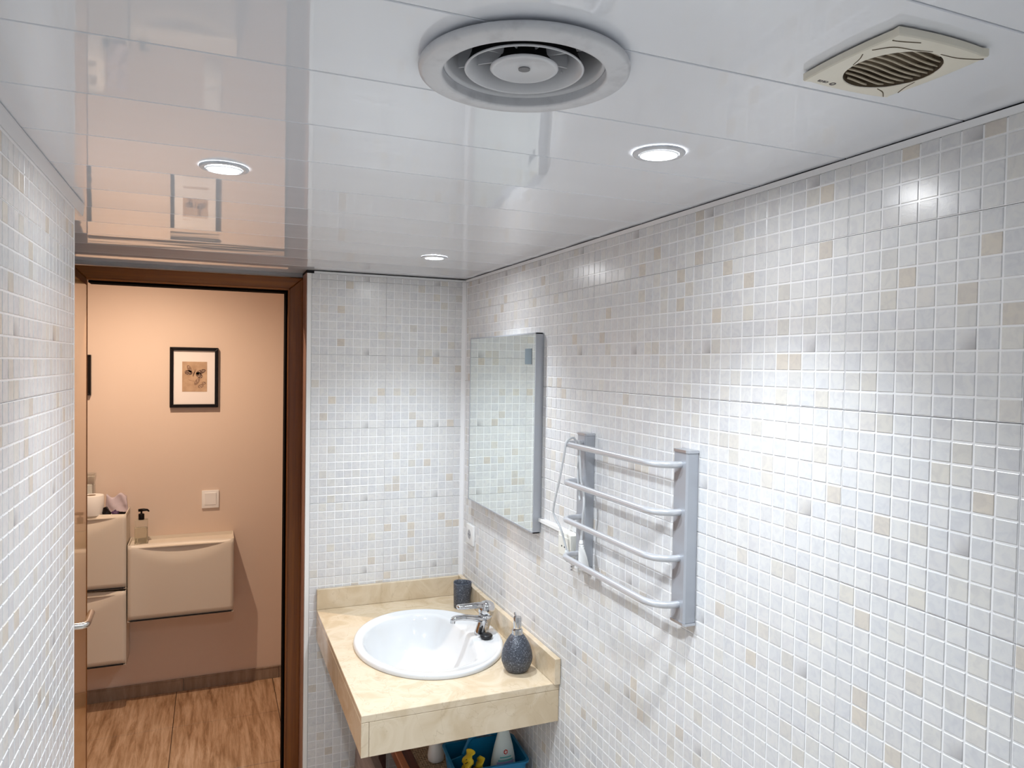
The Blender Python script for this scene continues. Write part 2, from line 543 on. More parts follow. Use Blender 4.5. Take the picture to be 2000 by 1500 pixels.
# right wall (plane x = 0)
wr = tag(obj('wall_right', box(bm_new(), 0.0042, 0.12, -3.9, 0.22, 0, 2.5), M_dark), 'right wall of small white and beige mosaic squares behind the towel rail', 'wall', kind='structure')
panels(wr, 1, 0.0, -1, edges(-3.9, 0.0, -2.337), edges(0.0, ZT, 1.71))
# basis for the right wall: u along +y, v along z, n = -x
BR = Matrix(((0, 0, -1), (1, 0, 0), (0, 1, 0)))


def blk_right(x, y, p):
    if 905 < x < 1070 and 640 < y < 1060: return True
    if 1100 < x < 1370 and 830 < y < 1225: return True
    return p.z < 0.66 and p.y > -1.0


mosaic(wr, M_tR, BR, Vector((0, 0, 0)), range(-48, 72), range(-52, 14), -2.337, blk_right, None, None, (-3.9, -0.016), (0.01, ZT))
# back wall (plane y = 0), right of the door reveal
wb = tag(obj('wall_back', box(bm_new(), -0.667, 0.004, 0.0042, 0.22, 0, 2.5), M_dark), 'tiled end wall of white mosaic squares between door frame and basin corner', 'wall', kind='structure')
panels(wb, 0, 0.0, -1, edges(-0.655, 0.0, -0.349), edges(0.0, ZT, 2.11))
BB = Matrix(((1, 0, 0), (0, 0, -1), (0, 1, 0)))
mosaic(wb, M_tB, BB, Vector((0, 0, 0)), range(0, 20), range(-52, 14), -0.649, lambda x, y, p: p.z < 0.88 or x > 895, None, None, (-0.649, -0.020), (0.01, ZT))
# corner beads
c1 = obj('corner_bead', box(bm_new(), -0.018, -0.0005, -0.0028, 0.0, 0.0, ZT, .0006), M_grout, wb)
c2 = obj('edge_trim', box(bm_new(), -0.667, -0.650, -0.0030, 0.004, 0.0, ZT, .001), M_white, wb)
# left wall: ends 1.1 m before the end wall
wl = tag(obj('wall_left', box(bm_new(), -1.75, -1.3042, -3.9, -1.1, 0, 2.5), M_whitewall), 'left wall of narrow-looking white mosaic squares ending beside the doorway', 'wall', kind='structure')
panels(wl, 1, -1.3, 1, edges(-3.9, -1.1, -1.10), edges(0.0, 2.115, 1.71))
BL = Matrix(((0, 0, 1), (1, 0, 0), (0, 1, 0)))
mosaic(wl, M_tL, BL, Vector((-1.3, 0, 0)), range(-84, 0), range(-52, 13), -1.10, lambda x, y, p: False, None, None, (-3.9, -1.105), (0.01, 2.115))
obj('edge_trim', box(bm_new(), -1.306, -1.2985, -1.1045, -1.096, 0, 2.115, .0008), M_white, wl)
# recess behind the door leaf and wall behind the camera
tag(obj('wall_recess', box(bm_new(), -1.75, -1.60, -1.1, 0.22, 0, 2.5), M_whitewall), 'plain wall of the recess behind the open door leaf', 'wall', kind='structure')
tag(obj('wall_front', box(bm_new(), -1.75, 0.12, -4.0, -3.9, 0, 2.5), M_whitewall), 'plain white wall behind the viewer', 'wall', kind='structure')

# floor of the washroom
fl = tag(obj('floor', box(bm_new(), -1.75, 0.12, -4.0, 0.20, -0.08, -0.006), M_groutbrown), 'light beige tile floor of the washroom', 'floor', kind='structure')
for i in range(4):
    for j in range(9):
        x0, x1 = max(-1.66 + .49 * i, -1.6), min(-1.66 + .49 * (i + 1), 0.0) - .003
        y0, y1 = -3.9 + .465 * j, -3.9 + .465 * (j + 1) - .003
        if x1 > x0: obj('tile', box(bm_new(), x0, x1, y0, min(y1, 0.2), -0.007, 0.0, .001), M_bathfloor, fl)

# hallway floor
fh = tag(obj('floor_hallway', box(bm_new(), -3.4, 1.0, 0.20, 1.36, -0.08, -0.006), M_groutbrown), 'warm brown veined stone tile floor of the hallway beyond the door', 'floor', kind='structure')
for i in range(9):
    for j in range(3):
        x0 = -3.14 + .49 * i
        y0, y1 = (0.20, 0.36, 0.845, 1.262)[j], (0.20, 0.36, 0.845, 1.262)[j + 1]
        obj('tile', box(bm_new(), x0 + .0016, x0 + .4884, y0 + .0016, y1 - .0016, -0.007, 0.0, .0012), M_hallfloor, fh)

# hallway walls
wh = tag(obj('wall_hallway', box(bm_new(), -3.4, 1.0, 1.26, 1.36, 0, 2.55), M_hallwall), 'cream painted hallway wall lit by a warm lamp', 'wall', kind='structure')
tag(obj('wall_hallway_left', box(bm_new(), -3.5, -3.4, 0.2, 1.36, 0, 2.55), M_hallwall), 'cream end wall of the hallway, far left', 'wall', kind='structure')
tag(obj('wall_hallway_right', box(bm_new(), 1.0, 1.1, 0.2, 1.36, 0, 2.55), M_hallwall), 'cream end wall of the hallway, far right', 'wall', kind='structure')
wn = bm_new()
box(wn, -3.4, -1.5, 0.22, 0.235, 0, 2.55); box(wn, -0.72, 1.0, 0.22, 0.235, 0, 2.55); box(wn, -1.5, -0.72, 0.22, 0.235, 2.13, 2.55)
tag(obj('wall_hallway_near', wn, M_hallwall), 'hallway side of the wall around the doorway', 'wall', kind='structure')
wo = bm_new()
box(wo, -1.60, -0.667, 0.155, 0.219, 2.13, 2.5); box(wo, -1.60, -1.495, 0.125, 0.219, 0, 2.13)
tag(obj('wall_over_door', wo, M_whitewall), 'wall strip above and left of the door frame', 'wall', kind='structure')
tag(obj('ceiling_hallway', box(bm_new(), -3.4, 1.0, 0.2, 1.36, 2.55, 2.6), M_whitewall), 'plain ceiling of the hallway', 'ceiling', kind='structure')
# skirting of the hallway, tiled
bh = empty('baseboard_hallway', (0, 1.26, 0), 'grey-brown tile skirting along the hallway wall', 'baseboard', kind='structure')
for i in range(9):
    x0 = -3.105 + .49 * i
    x1 = min(x0 + .488, 1.0)
    x0 = max(x0, -3.4)
    p = obj('tile', box(bm_new(), x0, x1, -0.010, -0.0005, 0.0, 0.060, .0008), M_base, bh)
    obj('cap_strip', box(bm_new(), x0, x1, -0.012, -0.0005, 0.0605, 0.068, .001), M_base, bh)

# ---- ceiling boards
SEAM0 = -2.4555; SP = 0.2135
ce = empty('ceiling', (0, 0, CEIL), 'glossy white board ceiling with thin seams across the room', 'ceiling', kind='structure')
backing = obj('backing', box(bm_new(), -1.75, 0.12, -4.0, 0.22, 0.012, 0.03), M_cutedge, ce)


def pierce(o, hx, hy, hr):
    cb_ = bm_new(); lathe(cb_, [(0, -.05), (hr, -.05), (hr, .08), (0, .08)], 48)
    cut = obj('cutter', cb_, None, None, loc=(hx, hy, CEIL))
    md = o.modifiers.new('b', 'BOOLEAN'); md.operation = 'DIFFERENCE'; md.object = cut; md.solver = 'EXACT'
    bpy.context.view_layer.update()
    me2 = bpy.data.meshes.new_from_object(o.evaluated_get(bpy.context.evaluated_depsgraph_get()))
    o.modifiers.clear(); o.data = me2
    bpy.data.objects.remove(cut)


seams = [SEAM0 + SP * k for k in range(-7, 12)]
ys = [-3.95] + [s for s in seams if s > -3.9] + [0.155]
DIFF = (-0.663, -2.154)
FANC = (-0.2755, -2.3485)
HOLES = [(DIFF, .098), (FANC, .0535)]
for y0, y1 in zip(ys, ys[1:]):
    bm = bm_new(); n = 8; g = 0.0013
    sag = random.uniform(.0004, .0011)
    a = y0 + g; b = y1 - g
    bot = [(a, 0.0010)] + [(a + .0008 + (b - a - .0016) * k / n, sag * (1 - (2 * k / n - 1) ** 2) - 0.0) for k in range(n + 1)] + [(b, 0.0010)]
    poly = bot + [(b, 0.010), (a, 0.010)]
    prism(bm, poly, 'x', -1.62, -0.0035)
    o = obj('board', bm, M_ceil, ce, smooth=True); auto(o, 8)
    for (hx, hy), hr in HOLES:
        if y0 - hr < hy < y1 + hr: pierce(o, hx, hy, hr)
for (hx, hy), hr in HOLES: pierce(backing, hx, hy, hr)

# wall/ceiling trims
t1 = bm_new(); prism(t1, [(-0.0075, CEIL - .0025), (-0.0005, CEIL - .0025), (-0.0005, ZT + 0.000), (-0.0045, ZT)], 'y', -3.9, -0.001)
tag(obj('trim_1', t1, M_trim), 'narrow white edge trim between ceiling and right wall', 'trim', kind='structure')
t2 = bm_new(); box(t2, -0.64, -0.006, -0.0060, -0.0005, ZT, CEIL - .0030, .0008)
tag(obj('trim_2', t2, M_trim), 'narrow white edge trim above the end wall tiles', 'trim', kind='structure')
t3 = bm_new(); prism(t3, [(-1.3, CEIL - .0015), (-1.2955, CEIL - .0015), (-1.2955, CEIL - .006), (-1.2985, 2.115), (-1.306, 2.115), (-1.306, CEIL - .0015)], 'y', -3.9, -0.985)
tag(obj('trim_3', t3, M_trim), 'wide white edge trim between ceiling and left wall', 'trim', kind='structure')

# ---- door 1: frame, black rebate and leaf
dr = empty('door_1', (0, 0, 0), 'dark cherry door frame with an open beech leaf, leading to the hallway', 'door', kind='structure')
FL, FR, FT = -1.495, -0.667, 2.124
IL, IR, IT = -1.443, -0.727, 2.072


def frame_member(poly_outer_to_inner, dy=.03):
    bm = bm_new()
    y0_ = poly_outer_to_inner[0][1]
    return prism(bm, [(p[0], p[2]) for p in poly_outer_to_inner], 'y', y0_, y0_ + dy)


Y0 = 0.124
jr = obj('jamb', frame_member([(FR, Y0, 0), (FR, Y0, FT), (IR, Y0, IT), (IR, Y0, 0)]), M_frame, dr)
jl = obj('jamb', frame_member([(FL, Y0, 0), (FL, Y0, FT), (IL, Y0, IT), (IL, Y0, 0)], .010), M_frame, dr)
hd = obj('frame_head', frame_member([(FL, Y0, FT), (FR, Y0, FT), (IR, Y0, IT), (IL, Y0, IT)]), M_frameh, dr)
for o in (jr, jl, hd):
    m_ = o.modifiers.new('bev', 'BEVEL'); m_.width = .004; m_.segments = 2
# beads on the inner edge
bd = bm_new(); box(bd, IR - .001, IR + .007, Y0 - .004, Y0 + .012, 0, IT + .006, .0015)
obj('bead', bd, M_frame, dr)
bd = bm_new(); box(bd, IL - .004, IR + .007, Y0 - .004, Y0 + .012, IT - .001, IT + .007, .0015)
obj('bead', bd, M_frameh, dr)
# rebate faces painted black for the shade inside the jamb
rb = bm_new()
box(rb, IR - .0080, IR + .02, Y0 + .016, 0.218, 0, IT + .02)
obj('rebate', rb, M_rebateshade, dr)
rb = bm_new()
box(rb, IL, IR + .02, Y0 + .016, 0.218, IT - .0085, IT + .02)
obj('rebate', rb, M_rebateshade, dr)
rb = bm_new(); box(rb, FL, -1.482, Y0 + .03, 0.218, 0, IT); obj('rebate', rb, M_frame, dr)
rv = bm_new(); box(rv, -0.6665, -0.655, 0.0045, 0.128, 0, 2.131, .0005)
# reveal lining on the end wall's edge
rv2 = bm_new(); box(rv2, -0.6695, -0.6675, 0.001, 0.1235, 0, 2.133, .0004); obj('reveal_lining', rv2, M_reveal, dr)
rv.free()
# the leaf, hinged at the left jamb and swung into the room
leaf = empty('leaf', (-1.4625, 0.118, 0), None, None); leaf.parent = dr
leaf.rotation_euler = (0, 0, math.radians(2.0))
lf = bm_new(); box(lf, -0.018, 0.018, -0.700, 0.0, 0.008, 2.052, .002)
leafm = obj('panel', lf, M_leaf, leaf)
hb = bm_new(); lathe(hb, [(0, 0), (.025, 0), (.025, .004), (.024, .006), (0, .006)], 28)
for v in hb.verts: v.co = Vector((v.co.z, v.co.y, v.co.x))
bmesh.ops.translate(hb, vec=(0.018, -0.645, 0.985), verts=hb.verts[:])
tube(hb, [(0.020, -0.645, 0.985), (0.046, -0.645, 0.985)], 0.0095, 16)
obj('handle', hb, M_steel, leaf, smooth=True).parent = leaf
hb = bm_new()
pts = [(0.040, -0.645, 0.985), (0.074, -0.645, 0.985), (0.0815, -0.641, 0.985), (0.0855, -0.631, 0.985), (0.0865, -0.60, 0.985), (0.0865, -0.525, 0.985)]
tube(hb, pts, 0.0098, 16)
lv = obj('lever', hb, M_steel, leaf, smooth=True); auto(lv, 50)

# ================================================================== CEILING FITTINGS
for k, (x, y, s) in enumerate(LAMPS):
    lb = ['recessed round downlight over the washbasin, furthest from the viewer',
          'recessed round downlight beside the right wall near the fan and air vent',
          'recessed round downlight on the left side, in front of the doorway']
    lab = (lb[2], lb[1], lb[0])[k]
    t = empty('downlight', (x, y, CEIL), lab, 'light', 'recessed ceiling downlights')
    bm = bm_new()
    lathe(bm, [(.0440, .0000), (.0445, -.0022), (.0430, -.0042), (.0385, -.0052), (.0345, -.0048), (.0335, -.0015)], 56)
    obj('ring', bm, M_enamel, t, smooth=True)
    tilt = Matrix.Rotation(math.radians(4 if k == 0 else 1.5), 3, 'X')
    bm = bm_new(); lathe(bm, [(.0335, -.0032), (.0325, -.0062), (.0305, -.0062), (.0290, -.0040)], 56)
    for v in bm.verts: v.co = tilt @ v.co
    obj('gimbal_ring', bm, M_lensrim, t, smooth=True)
    bm = bm_new(); lathe(bm, [(.0292, -.0040), (.0, -.0046)], 48)
    for v in bm.verts: v.co = tilt @ v.co
    obj('lens', bm, M_lens, t, smooth=True)

# round air diffuser
df = empty('air_diffuser', (DIFF[0], DIFF[1], CEIL), 'round white ceiling air vent with three concentric rings, scuffed rim', 'vent')
bm = bm_new(); lathe(bm, [(.1180, -.0030), (.1275, -.0050), (.1287, -.0080), (.1275, -.0125), (.1230, -.0145), (.1040, -.0152), (.1005, -.0150), (.0992, -.0130), (.0990, -.0040), (.0975, .0085)], 96)
obj('rim', bm, M_enamel, df, smooth=True)
# outer cone, its mouth a step above the rim
bm = bm_new(); lathe(bm, [(.0985, -.0035), (.0960, -.0045), (.0935, .0010), (.0905, .0110), (.0890, .0240), (.0884, .0400)], 96)
obj('cone', bm, M_cone, df, smooth=True)
# middle cone: white bell, back painted black for the shade in the gap
bm = bm_new(); lathe(bm, [(.0722, -.0055), (.0730, -.0070), (.0716, -.0082), (.0700, -.0070), (.0660, -.0010), (.0630, .0070), (.0610, .0180), (.0602, .0360)], 96)
obj('cone', bm, M_cone, df, smooth=True)
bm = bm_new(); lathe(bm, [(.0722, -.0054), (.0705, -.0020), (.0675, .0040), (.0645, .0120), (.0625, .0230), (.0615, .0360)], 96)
obj('cone_back', bm, M_backshade, df, smooth=True)
bm = bm_new(); lathe(bm, [(.0, -.0040), (.0340, -.0046), (.0365, -.0062), (.0395, -.0066), (.0418, -.0050), (.0415, -.0035)], 72)
obj('centre_disc', bm, M_cone, df, smooth=True)
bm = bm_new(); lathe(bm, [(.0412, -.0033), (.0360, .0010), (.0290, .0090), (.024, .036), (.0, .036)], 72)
obj('disc_back', bm, M_backshade, df, smooth=True)  # shade behind the disc, put into the black colour
bm = bm_new(); lathe(bm, [(.0, -.0056), (.0072, -.0056), (.0072, -.0040)], 24)
obj('screw', bm, M_screw, df)
for rr0, rr1, nsp, off in ((.0620, .0880, 6, .3), (.026, .0600, 8, .85)):
    for k in range(nsp):
        a = off + 2 * PI * k / nsp
        bm = bm_new(); box(bm, rr0, rr1, -.0008, .0008, .008, .034)
        bmesh.ops.rotate(bm, cent=(0, 0, 0), matrix=Matrix.Rotation(a, 3, 'Z'), verts=bm.verts[:])
        obj('spoke', bm, M_cone, df)
bm = bm_new(); lathe(bm, [(.0968, .012), (.0968, .10), (.0, .10)], 48)
obj('duct', bm, M_dark, df)

# square extractor fan
fan = empty('extractor_fan', (FANC[0], FANC[1], CEIL), 'square yellowed extractor fan with a round grille in the ceiling corner by the right wall', 'fan')
S = 0.0700; n = 12
outline = []
for side in range(4):
    for k in range(n):
        t_ = -1 + 2 * k / n
        bulge = 0.0045 * (1 - t_ * t_)
        p = Vector((t_ * S, -(S - .003) - bulge))
        p = Matrix.Rotation(side * PI / 2, 2) @ p
        outline.append((p.x, p.y))
RG = 0.0530
bm = bm_new()
NO = len(outline)
circ = [(RG * math.cos(math.atan2(q[1], q[0])), RG * math.sin(math.atan2(q[1], q[0]))) for q in outline]
lay = []
for poly, z, sc_ in ((outline, -.0018, 1.0), (outline, -.0092, 1.0), (outline, -.0108, .985), (outline, -.0116, .93), (circ, -.0125, 1.0), (circ, -.0118, .99)):
    lay.append([bm.verts.new((q[0] * sc_, q[1] * sc_, z)) for q in poly])
for a, b in zip(lay, lay[1:]):
    for k in range(NO): bm.faces.new((a[k], a[(k + 1) % NO], b[(k + 1) % NO], b[k]))
o = obj('housing', bm, M_cream, fan, smooth=True); auto(o, 30)
bm = bm_new(); lathe(bm, [(0, .0080), (RG * .995, .0080), (RG * .995, .0095), (0, .0095)], 40)
obj('recess', bm, M_dust, fan)
bm = bm_new(); lathe(bm, [(RG * .985, -.0116), (RG * .975, .0078)], 48); obj('throat', bm, M_dust, fan, smooth=True)
for k in range(11):
    yy = -RG + 2 * RG * (k + .5) / 11
    xx = math.sqrt(max(RG * RG - yy * yy, 1e-6)) * .985
    pts = []
    for j in range(9):
        s_ = -1 + 2 * j / 8
        pts.append((s_ * xx, yy + .0045 * math.sin(s_ * xx / RG * 2.2) , -.0078))
    bm = bm_new(); tube(bm, pts, .0012, 6, True, 1.3)
    for v in bm.verts:
        d2 = math.hypot(v.co.x, v.co.y)
        if d2 > RG * .985: v.co.x *= RG * .985 / d2; v.co.y *= RG * .985 / d2
    obj('slat', bm, M_slat, fan, smooth=True)
for arc in ([(-.066, -.030), (-.052, -.046), (-.028, -.050), (-.004, -.0555)], [(-.066, -.056), (-.050, -.060), (-.034, -.0645)], [(.010, -.0545), (.035, -.055), (.055, -.060), (.066, -.0645)],
            [(-.0545, .006), (-.060, -.008), (-.0665, -.018)], [(.0530, .012), (.058, .030), (.066, .046)], [(.030, .046), (.046, .052), (.060, .063)]):
    bm = bm_new()
    P = smooth_path([(q[0], q[1], -.0236) for q in arc], 5)
    tube(bm, [(p.x, p.y, -.0124 + max(0, (max(abs(p.x), abs(p.y)) - .052)) * .05) for p in P], .0006, 6)
    obj('groove', bm, M_dust, fan)


def text_mesh(name, body, size, m, parent, matrix, ext=0.0002):
    cu = bpy.data.curves.new(name, 'FONT'); cu.body = body; cu.size = size; cu.extrude = ext
    cu.align_x = 'CENTER'; cu.align_y = 'CENTER'
    to = bpy.data.objects.new(name, cu); C.objects.link(to)
    bpy.context.view_layer.update()
    me = bpy.data.meshes.new_from_object(to.evaluated_get(bpy.context.evaluated_depsgraph_get()))
    bpy.data.objects.remove(to)
    me.materials.clear(); me.materials.append(m)
    o = bpy.data.objects.new(name, me); C.objects.link(o); o.parent = parent; o.matrix_local = matrix
    return o


# lettering faces down and reads from the right wall side
text_mesh('lettering', 'cata', 0.0100, M_ink, fan, Matrix.Translation((-.0475, .0585, -.0120)) @ Matrix.Rotation(math.radians(180), 4, 'Y') @ Matrix.Rotation(math.radians(0), 4, 'Z'))
bm = bm_new(); lathe(bm, [(.0024, -.0124), (.0040, -.0124), (.0040, -.0118), (.0024, -.0118)], 20, c=(-.0310, .0585, 0), close=True)
obj('logo_ring', bm, M_ink, fan)

# ================================================================== WALL FITTINGS
# mirror
mi = empty('wall_mirror', (0, -0.46, 1.555), 'rectangular mirror with slim silver frame on the wall over the basin', 'mirror')
my0, my1, mz0, mz1 = -0.345, 0.312, -0.332, 0.333
D_ = 0.031
bm = bm_new()
box(bm, -D_ + .004, -0.0025, my0 + .001, my1 - .001, mz0 + .001, mz1 - .001)
obj('back_box', bm, M_silver, mi)
for nm, a in (('frame_side', (-D_, -.006, my0, my0 + .005, mz0, mz1)), ('frame_side', (-D_, -.006, my1 - .005, my1, mz0, mz1)),
              ('frame_rail', (-D_, -.006, my0, my1, mz0, mz0 + .005)), ('frame_rail', (-D_, -.006, my0, my1, mz1 - .005, mz1))):
    bm = bm_new(); box(bm, *a, bev=.0006); obj(nm, bm, M_silver, mi)
bm = bm_new(); box(bm, -D_ + .0012, -D_ + .0045, my0 + .0045, my1 - .0045, mz0 + .0045, mz1 - .0045)
obj('glass', bm, M_mirror, mi)
bm = bm_new(); box(bm, -D_ + .0002, -D_ + .0011, -0.311, -0.255, 0.228, 0.281, .0003)
obj('sensor_patch', bm, M_panelgrey, mi)
# white cable trunking from the mirror to the surface socket
tk = bm_new(); box(tk, -.011, -.0015, -1.02, -0.802, 1.262, 1.274, .001)
tag(obj('cable_trunking', tk, M_white), 'thin white cable trunking from mirror to surface socket', 'cable cover')
# surface socket
ss = empty('surface_socket', (0, -1.045, 1.243), 'ivory surface-mounted socket box half hidden behind towel rail', 'socket')
bm = bm_new(); box(bm, -.036, -.0015, -.042, .040, -.036, .036, .003, seg=2); obj('body', bm, M_ivory, ss, smooth='auto')
bm = bm_new(); box(bm, -.039, -.036, -.033, .031, -.030, .026, .001); obj('cover', bm, M_ivory, ss)
for dy in (-.009, .009):
    bm = bm_new(); tube(bm, [(-.0385, dy, -.004), (-.0397, dy, -.004)], .0026, 12); obj('pin_hole', bm, M_dark, ss)


def schuko(name, loc, rz, label):
    t = empty(name, loc, label, 'socket', rz=rz)
    bm = bm_new(); box(bm, -.011, -.0012, -.041, .041, -.041, .041, .0022, seg=2); obj('plate', bm, M_white, t, smooth='auto')
    bm = bm_new()
    lathe(bm, [(.0, .0035), (.0190, .0035), (.0195, .0102), (.0215, .0120), (.0235, .0112), (.0235, .0100)], 36)
    for v in bm.verts: v.co = Vector((-v.co.z, v.co.y, v.co.x))
    o = obj('well', bm, M_white, t, smooth=True); auto(o, 40)
    for dy in (-.0095, .0095):
        bm = bm_new(); tube(bm, [(-.0034, dy, 0), (-.0046, dy, 0)], .0026, 12); obj('pin_hole', bm, M_dark, t)
    return t


sk = schuko('wall_socket', (0, -0.115, 1.066), 0, 'square white wall socket in the corner below the mirror')
# cut the plate visually: the well sits proud of it with a grey inner disc
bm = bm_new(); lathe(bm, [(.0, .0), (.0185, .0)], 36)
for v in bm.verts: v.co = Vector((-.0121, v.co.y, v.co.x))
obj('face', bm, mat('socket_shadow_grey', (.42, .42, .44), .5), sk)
for dy in (-.0095, .0095):
    bm = bm_new(); tube(bm, [(-.0120, dy, 0), (-.0126, dy, 0)], .0026, 12); obj('pin_hole', bm, M_dark, sk)

# heated towel rail
tr = empty('towel_rail', (0, -1.375, 1.40), 'silver wall towel rail with four looped bars between two posts', 'towel rail')
Y_OFF, Z_OFF = 1.375, -1.40


def post(yc, hw, z0, z1):
    d = .0315
    poly = [(-.0015, yc - hw), (-.0015, yc + hw), (-d + .003, yc + hw), (-d, yc + hw - .006), (-d, yc - hw + .006), (-d + .003, yc - hw)]
    bm = bm_new(); prism(bm, [(q[0], q[1] + Y_OFF) for q in poly], 'z', z0 + Z_OFF, z1 + Z_OFF)
    p = obj('post', bm, M_silver, tr)
    m_ = p.modifiers.new('b', 'BEVEL'); m_.width = .001; m_.segments = 2
    for za, zb in ((z0 - .006, z0), (z1, z1 + .006)):
        bm = bm_new(); prism(bm, [(q[0] * 1.04 - .0005, (q[1] - yc) * 1.06 + yc + Y_OFF) for q in poly], 'z', za + Z_OFF, zb + Z_OFF)
        c = obj('end_cap', bm, M_alu, p)
    return p


post(-1.6105, .0275, 1.204, 1.588)
post(-1.1330, .0270, 1.204, 1.582)
XB = -.091
for z in (1.5600, 1.4515, 1.3465, 1.2410):
    path = [(-.028, -1.6120), (-.048, -1.6115), (-.064, -1.6060), (-.0775, -1.5930), (-.0868, -1.5720), (XB, -1.5400), (XB, -1.40), (XB, -1.20), (-.0905, -1.168), (-.087, -1.156), (-.080, -1.147), (-.068, -1.141), (-.050, -1.139), (-.028, -1.139)]
    P = smooth_path([(q[0], q[1] + Y_OFF, z + Z_OFF) for q in path], 4)
    bm = bm_new(); tube(bm, P, .0080, 14)
    obj('bar', bm, M_silverlt, tr, smooth=True)

# power cords of the rail
cb = empty('power_cord', (0, 1.375, -1.40), None, None); cb.parent = tr; cb['label'] = 'pale grey power cord looped over the top bar'
path = [(-.046, -1.150, 1.535), (-.062, -1.152, 1.572), (-.080, -1.165, 1.577), (-.099, -1.172, 1.566), (-.101, -1.165, 1.535), (-.095, -1.126, 1.457), (-.085, -1.072, 1.372), (-.078, -1.058, 1.340), (-.066, -1.080, 1.303), (-.055, -1.086, 1.262), (-.050, -1.092, 1.235)]
bm = bm_new(); tube(bm, smooth_path(path, 8), .0033, 8); obj('lead', bm, M_cable, cb, smooth=True)
bm = bm_new(); tube(bm, [(-.050, -1.090, 1.240), (-.048, -1.094, 1.222), (-.046, -1.098, 1.208)], [.005, .0085, .0075], 12); obj('plug', bm, M_cable, cb, smooth=True)
cb2 = empty('power_cord', (0, 1.375, -1.40), None, None); cb2.parent = tr; cb2['label'] = 'grey cord hanging behind the bars with a ribbed plug'
path = [(-.048, -1.150, 1.568), (-.052, -1.166, 1.520), (-.052, -1.176, 1.460), (-.055, -1.200, 1.410), (-.056, -1.196, 1.350), (-.056, -1.190, 1.290)]
bm = bm_new(); tube(bm, smooth_path(path, 8), .0034, 8); obj('lead', bm, M_cable, cb2, smooth=True)
path = [(-.046, -1.150, 1.560), (-.044, -1.140, 1.500), (-.047, -1.150, 1.440), (-.052, -1.170, 1.400)]
bm = bm_new(); tube(bm, smooth_path(path, 8), .0030, 8); obj('lead', bm, M_cable, cb2, smooth=True)
bm = bm_new(); tube(bm, [(-.056, -1.190, 1.293), (-.057, -1.192, 1.283), (-.058, -1.197, 1.268), (-.058, -1.205, 1.245), (-.058, -1.213, 1.218), (-.058, -1.214, 1.214)], [.0045, .0070, .0085, .0125, .0150, .0135], 16)
pl = obj('plug', bm, M_white, cb2, smooth=True)
for k in range(4):
    bm = bm_new(); z = 1.283 - k * .006
    lathe(bm, [(.0066 + k * .0007, -.0009), (.0078 + k * .0007, 0), (.0066 + k * .0007, .0009)], 16, c=(-.057, -1.1925 - k * .0015, z), close=True)
    obj('plug_rib', bm, M_screw, cb2)
cb3 = empty('plug', (0, 1.375, -1.40), None, None); cb3.parent = tr; cb3['label'] = 'small white two-pin plug below the lowest bar'
bm = bm_new(); tube(bm, [(-.058, -1.190, 1.212), (-.058, -1.176, 1.208), (-.058, -1.160, 1.205)], [.0085, .0105, .0095], 14); obj('body', bm, M_white, cb3, smooth=True)
for dz in (-.004, .005):
    bm = bm_new(); tube(bm, [(-.058, -1.161, 1.205 + dz), (-.058, -1.136, 1.199 + dz)], .0024, 10); obj('pin', bm, M_screw, cb3)

# ================================================================== WASHBASIN UNIT
CT, CX0, CX1, CY0, CY1 = 0.785, -0.620, -0.002, -0.960, -0.002
ct = empty('marble_countertop', (0, 0, 0), 'cream marble washbasin counter in the corner with deep front apron', 'counter')
SC = (-0.295, -0.500); SA, SB = 0.259, 0.318
bm = bm_new(); NN = 96


def rect_hit(c, a, x0, x1, y0, y1):
    dx, dy = math.cos(a), math.sin(a)
    ts = []
    if dx > 1e-9: ts.append((x1 - c[0]) / dx)
    if dx < -1e-9: ts.append((x0 - c[0]) / dx)
    if dy > 1e-9: ts.append((y1 - c[1]) / dy)
    if dy < -1e-9: ts.append((y0 - c[1]) / dy)
    t = min(ts)
    return (c[0] + t * dx, c[1] + t * dy)


angs = [2 * PI * k / NN for k in range(NN)]
for cx_, cy_ in ((CX0, CY0), (CX1, CY0), (CX1, CY1), (CX0, CY1)):
    a = math.atan2(cy_ - SC[1], cx_ - SC[0]) % (2 * PI)
    k = min(range(NN), key=lambda q: abs(angs[q] - a)); angs[k] = a
outer = [rect_hit(SC, a, CX0, CX1, CY0, CY1) for a in angs]
inner = [(SC[0] + SA * .94 * math.cos(a), SC[1] + SB * .94 * math.sin(a)) for a in angs]
L = []
for poly, z in ((outer, CT - .020), (outer, CT - .0012), (outer, CT), (inner, CT), (inner, CT - .020)):
    L.append([bm.verts.new((q[0], q[1], z)) for q in poly])
for v in L[2]:
    if v.co.x < CX0 + .01: v.co.x += .0012
    if v.co.y < CY0 + .01: v.co.y += .0012
for a, b in list(zip(L, L[1:])) + [(L[-1], L[0])]:
    for k in range(NN): bm.faces.new((a[k], a[(k + 1) % NN], b[(k + 1) % NN], b[k]))
obj('slab', bm, M_marble, ct)
bm = bm_new(); box(bm, CX0, CX0 + .022, CY0, CY1 - .002, 0.664, CT - .0215, .001); obj('side_panel', bm, M_marble, ct)
bm = bm_new(); box(bm, CX0 + .0230, CX1, CY0, CY0 + .022, 0.664, CT - .0215, .001); obj('front_panel', bm, M_marble, ct)
bm = bm_new(); box(bm, CX0, -.0235, -.0215, -.0035, CT + .0005, .866, .001); obj('backsplash', bm, M_marble, ct)
bm = bm_new(); box(bm, -.0225, -.0032, -.972, -.0035, CT + .0005, .8665, .001); obj('backsplash', bm, M_marble, ct)
bm = bm_new(); box(bm, -.060, -.004, -.90, -.885, .650, .664); obj('bracket', bm, M_dark, ct)

sink = empty('washbasin', (SC[0], SC[1], CT), 'oval white ceramic basin set into the marble counter', 'basin')
BC = (-0.325 - SC[0], 0.0)           # bowl centre, local
bm = bm_new()


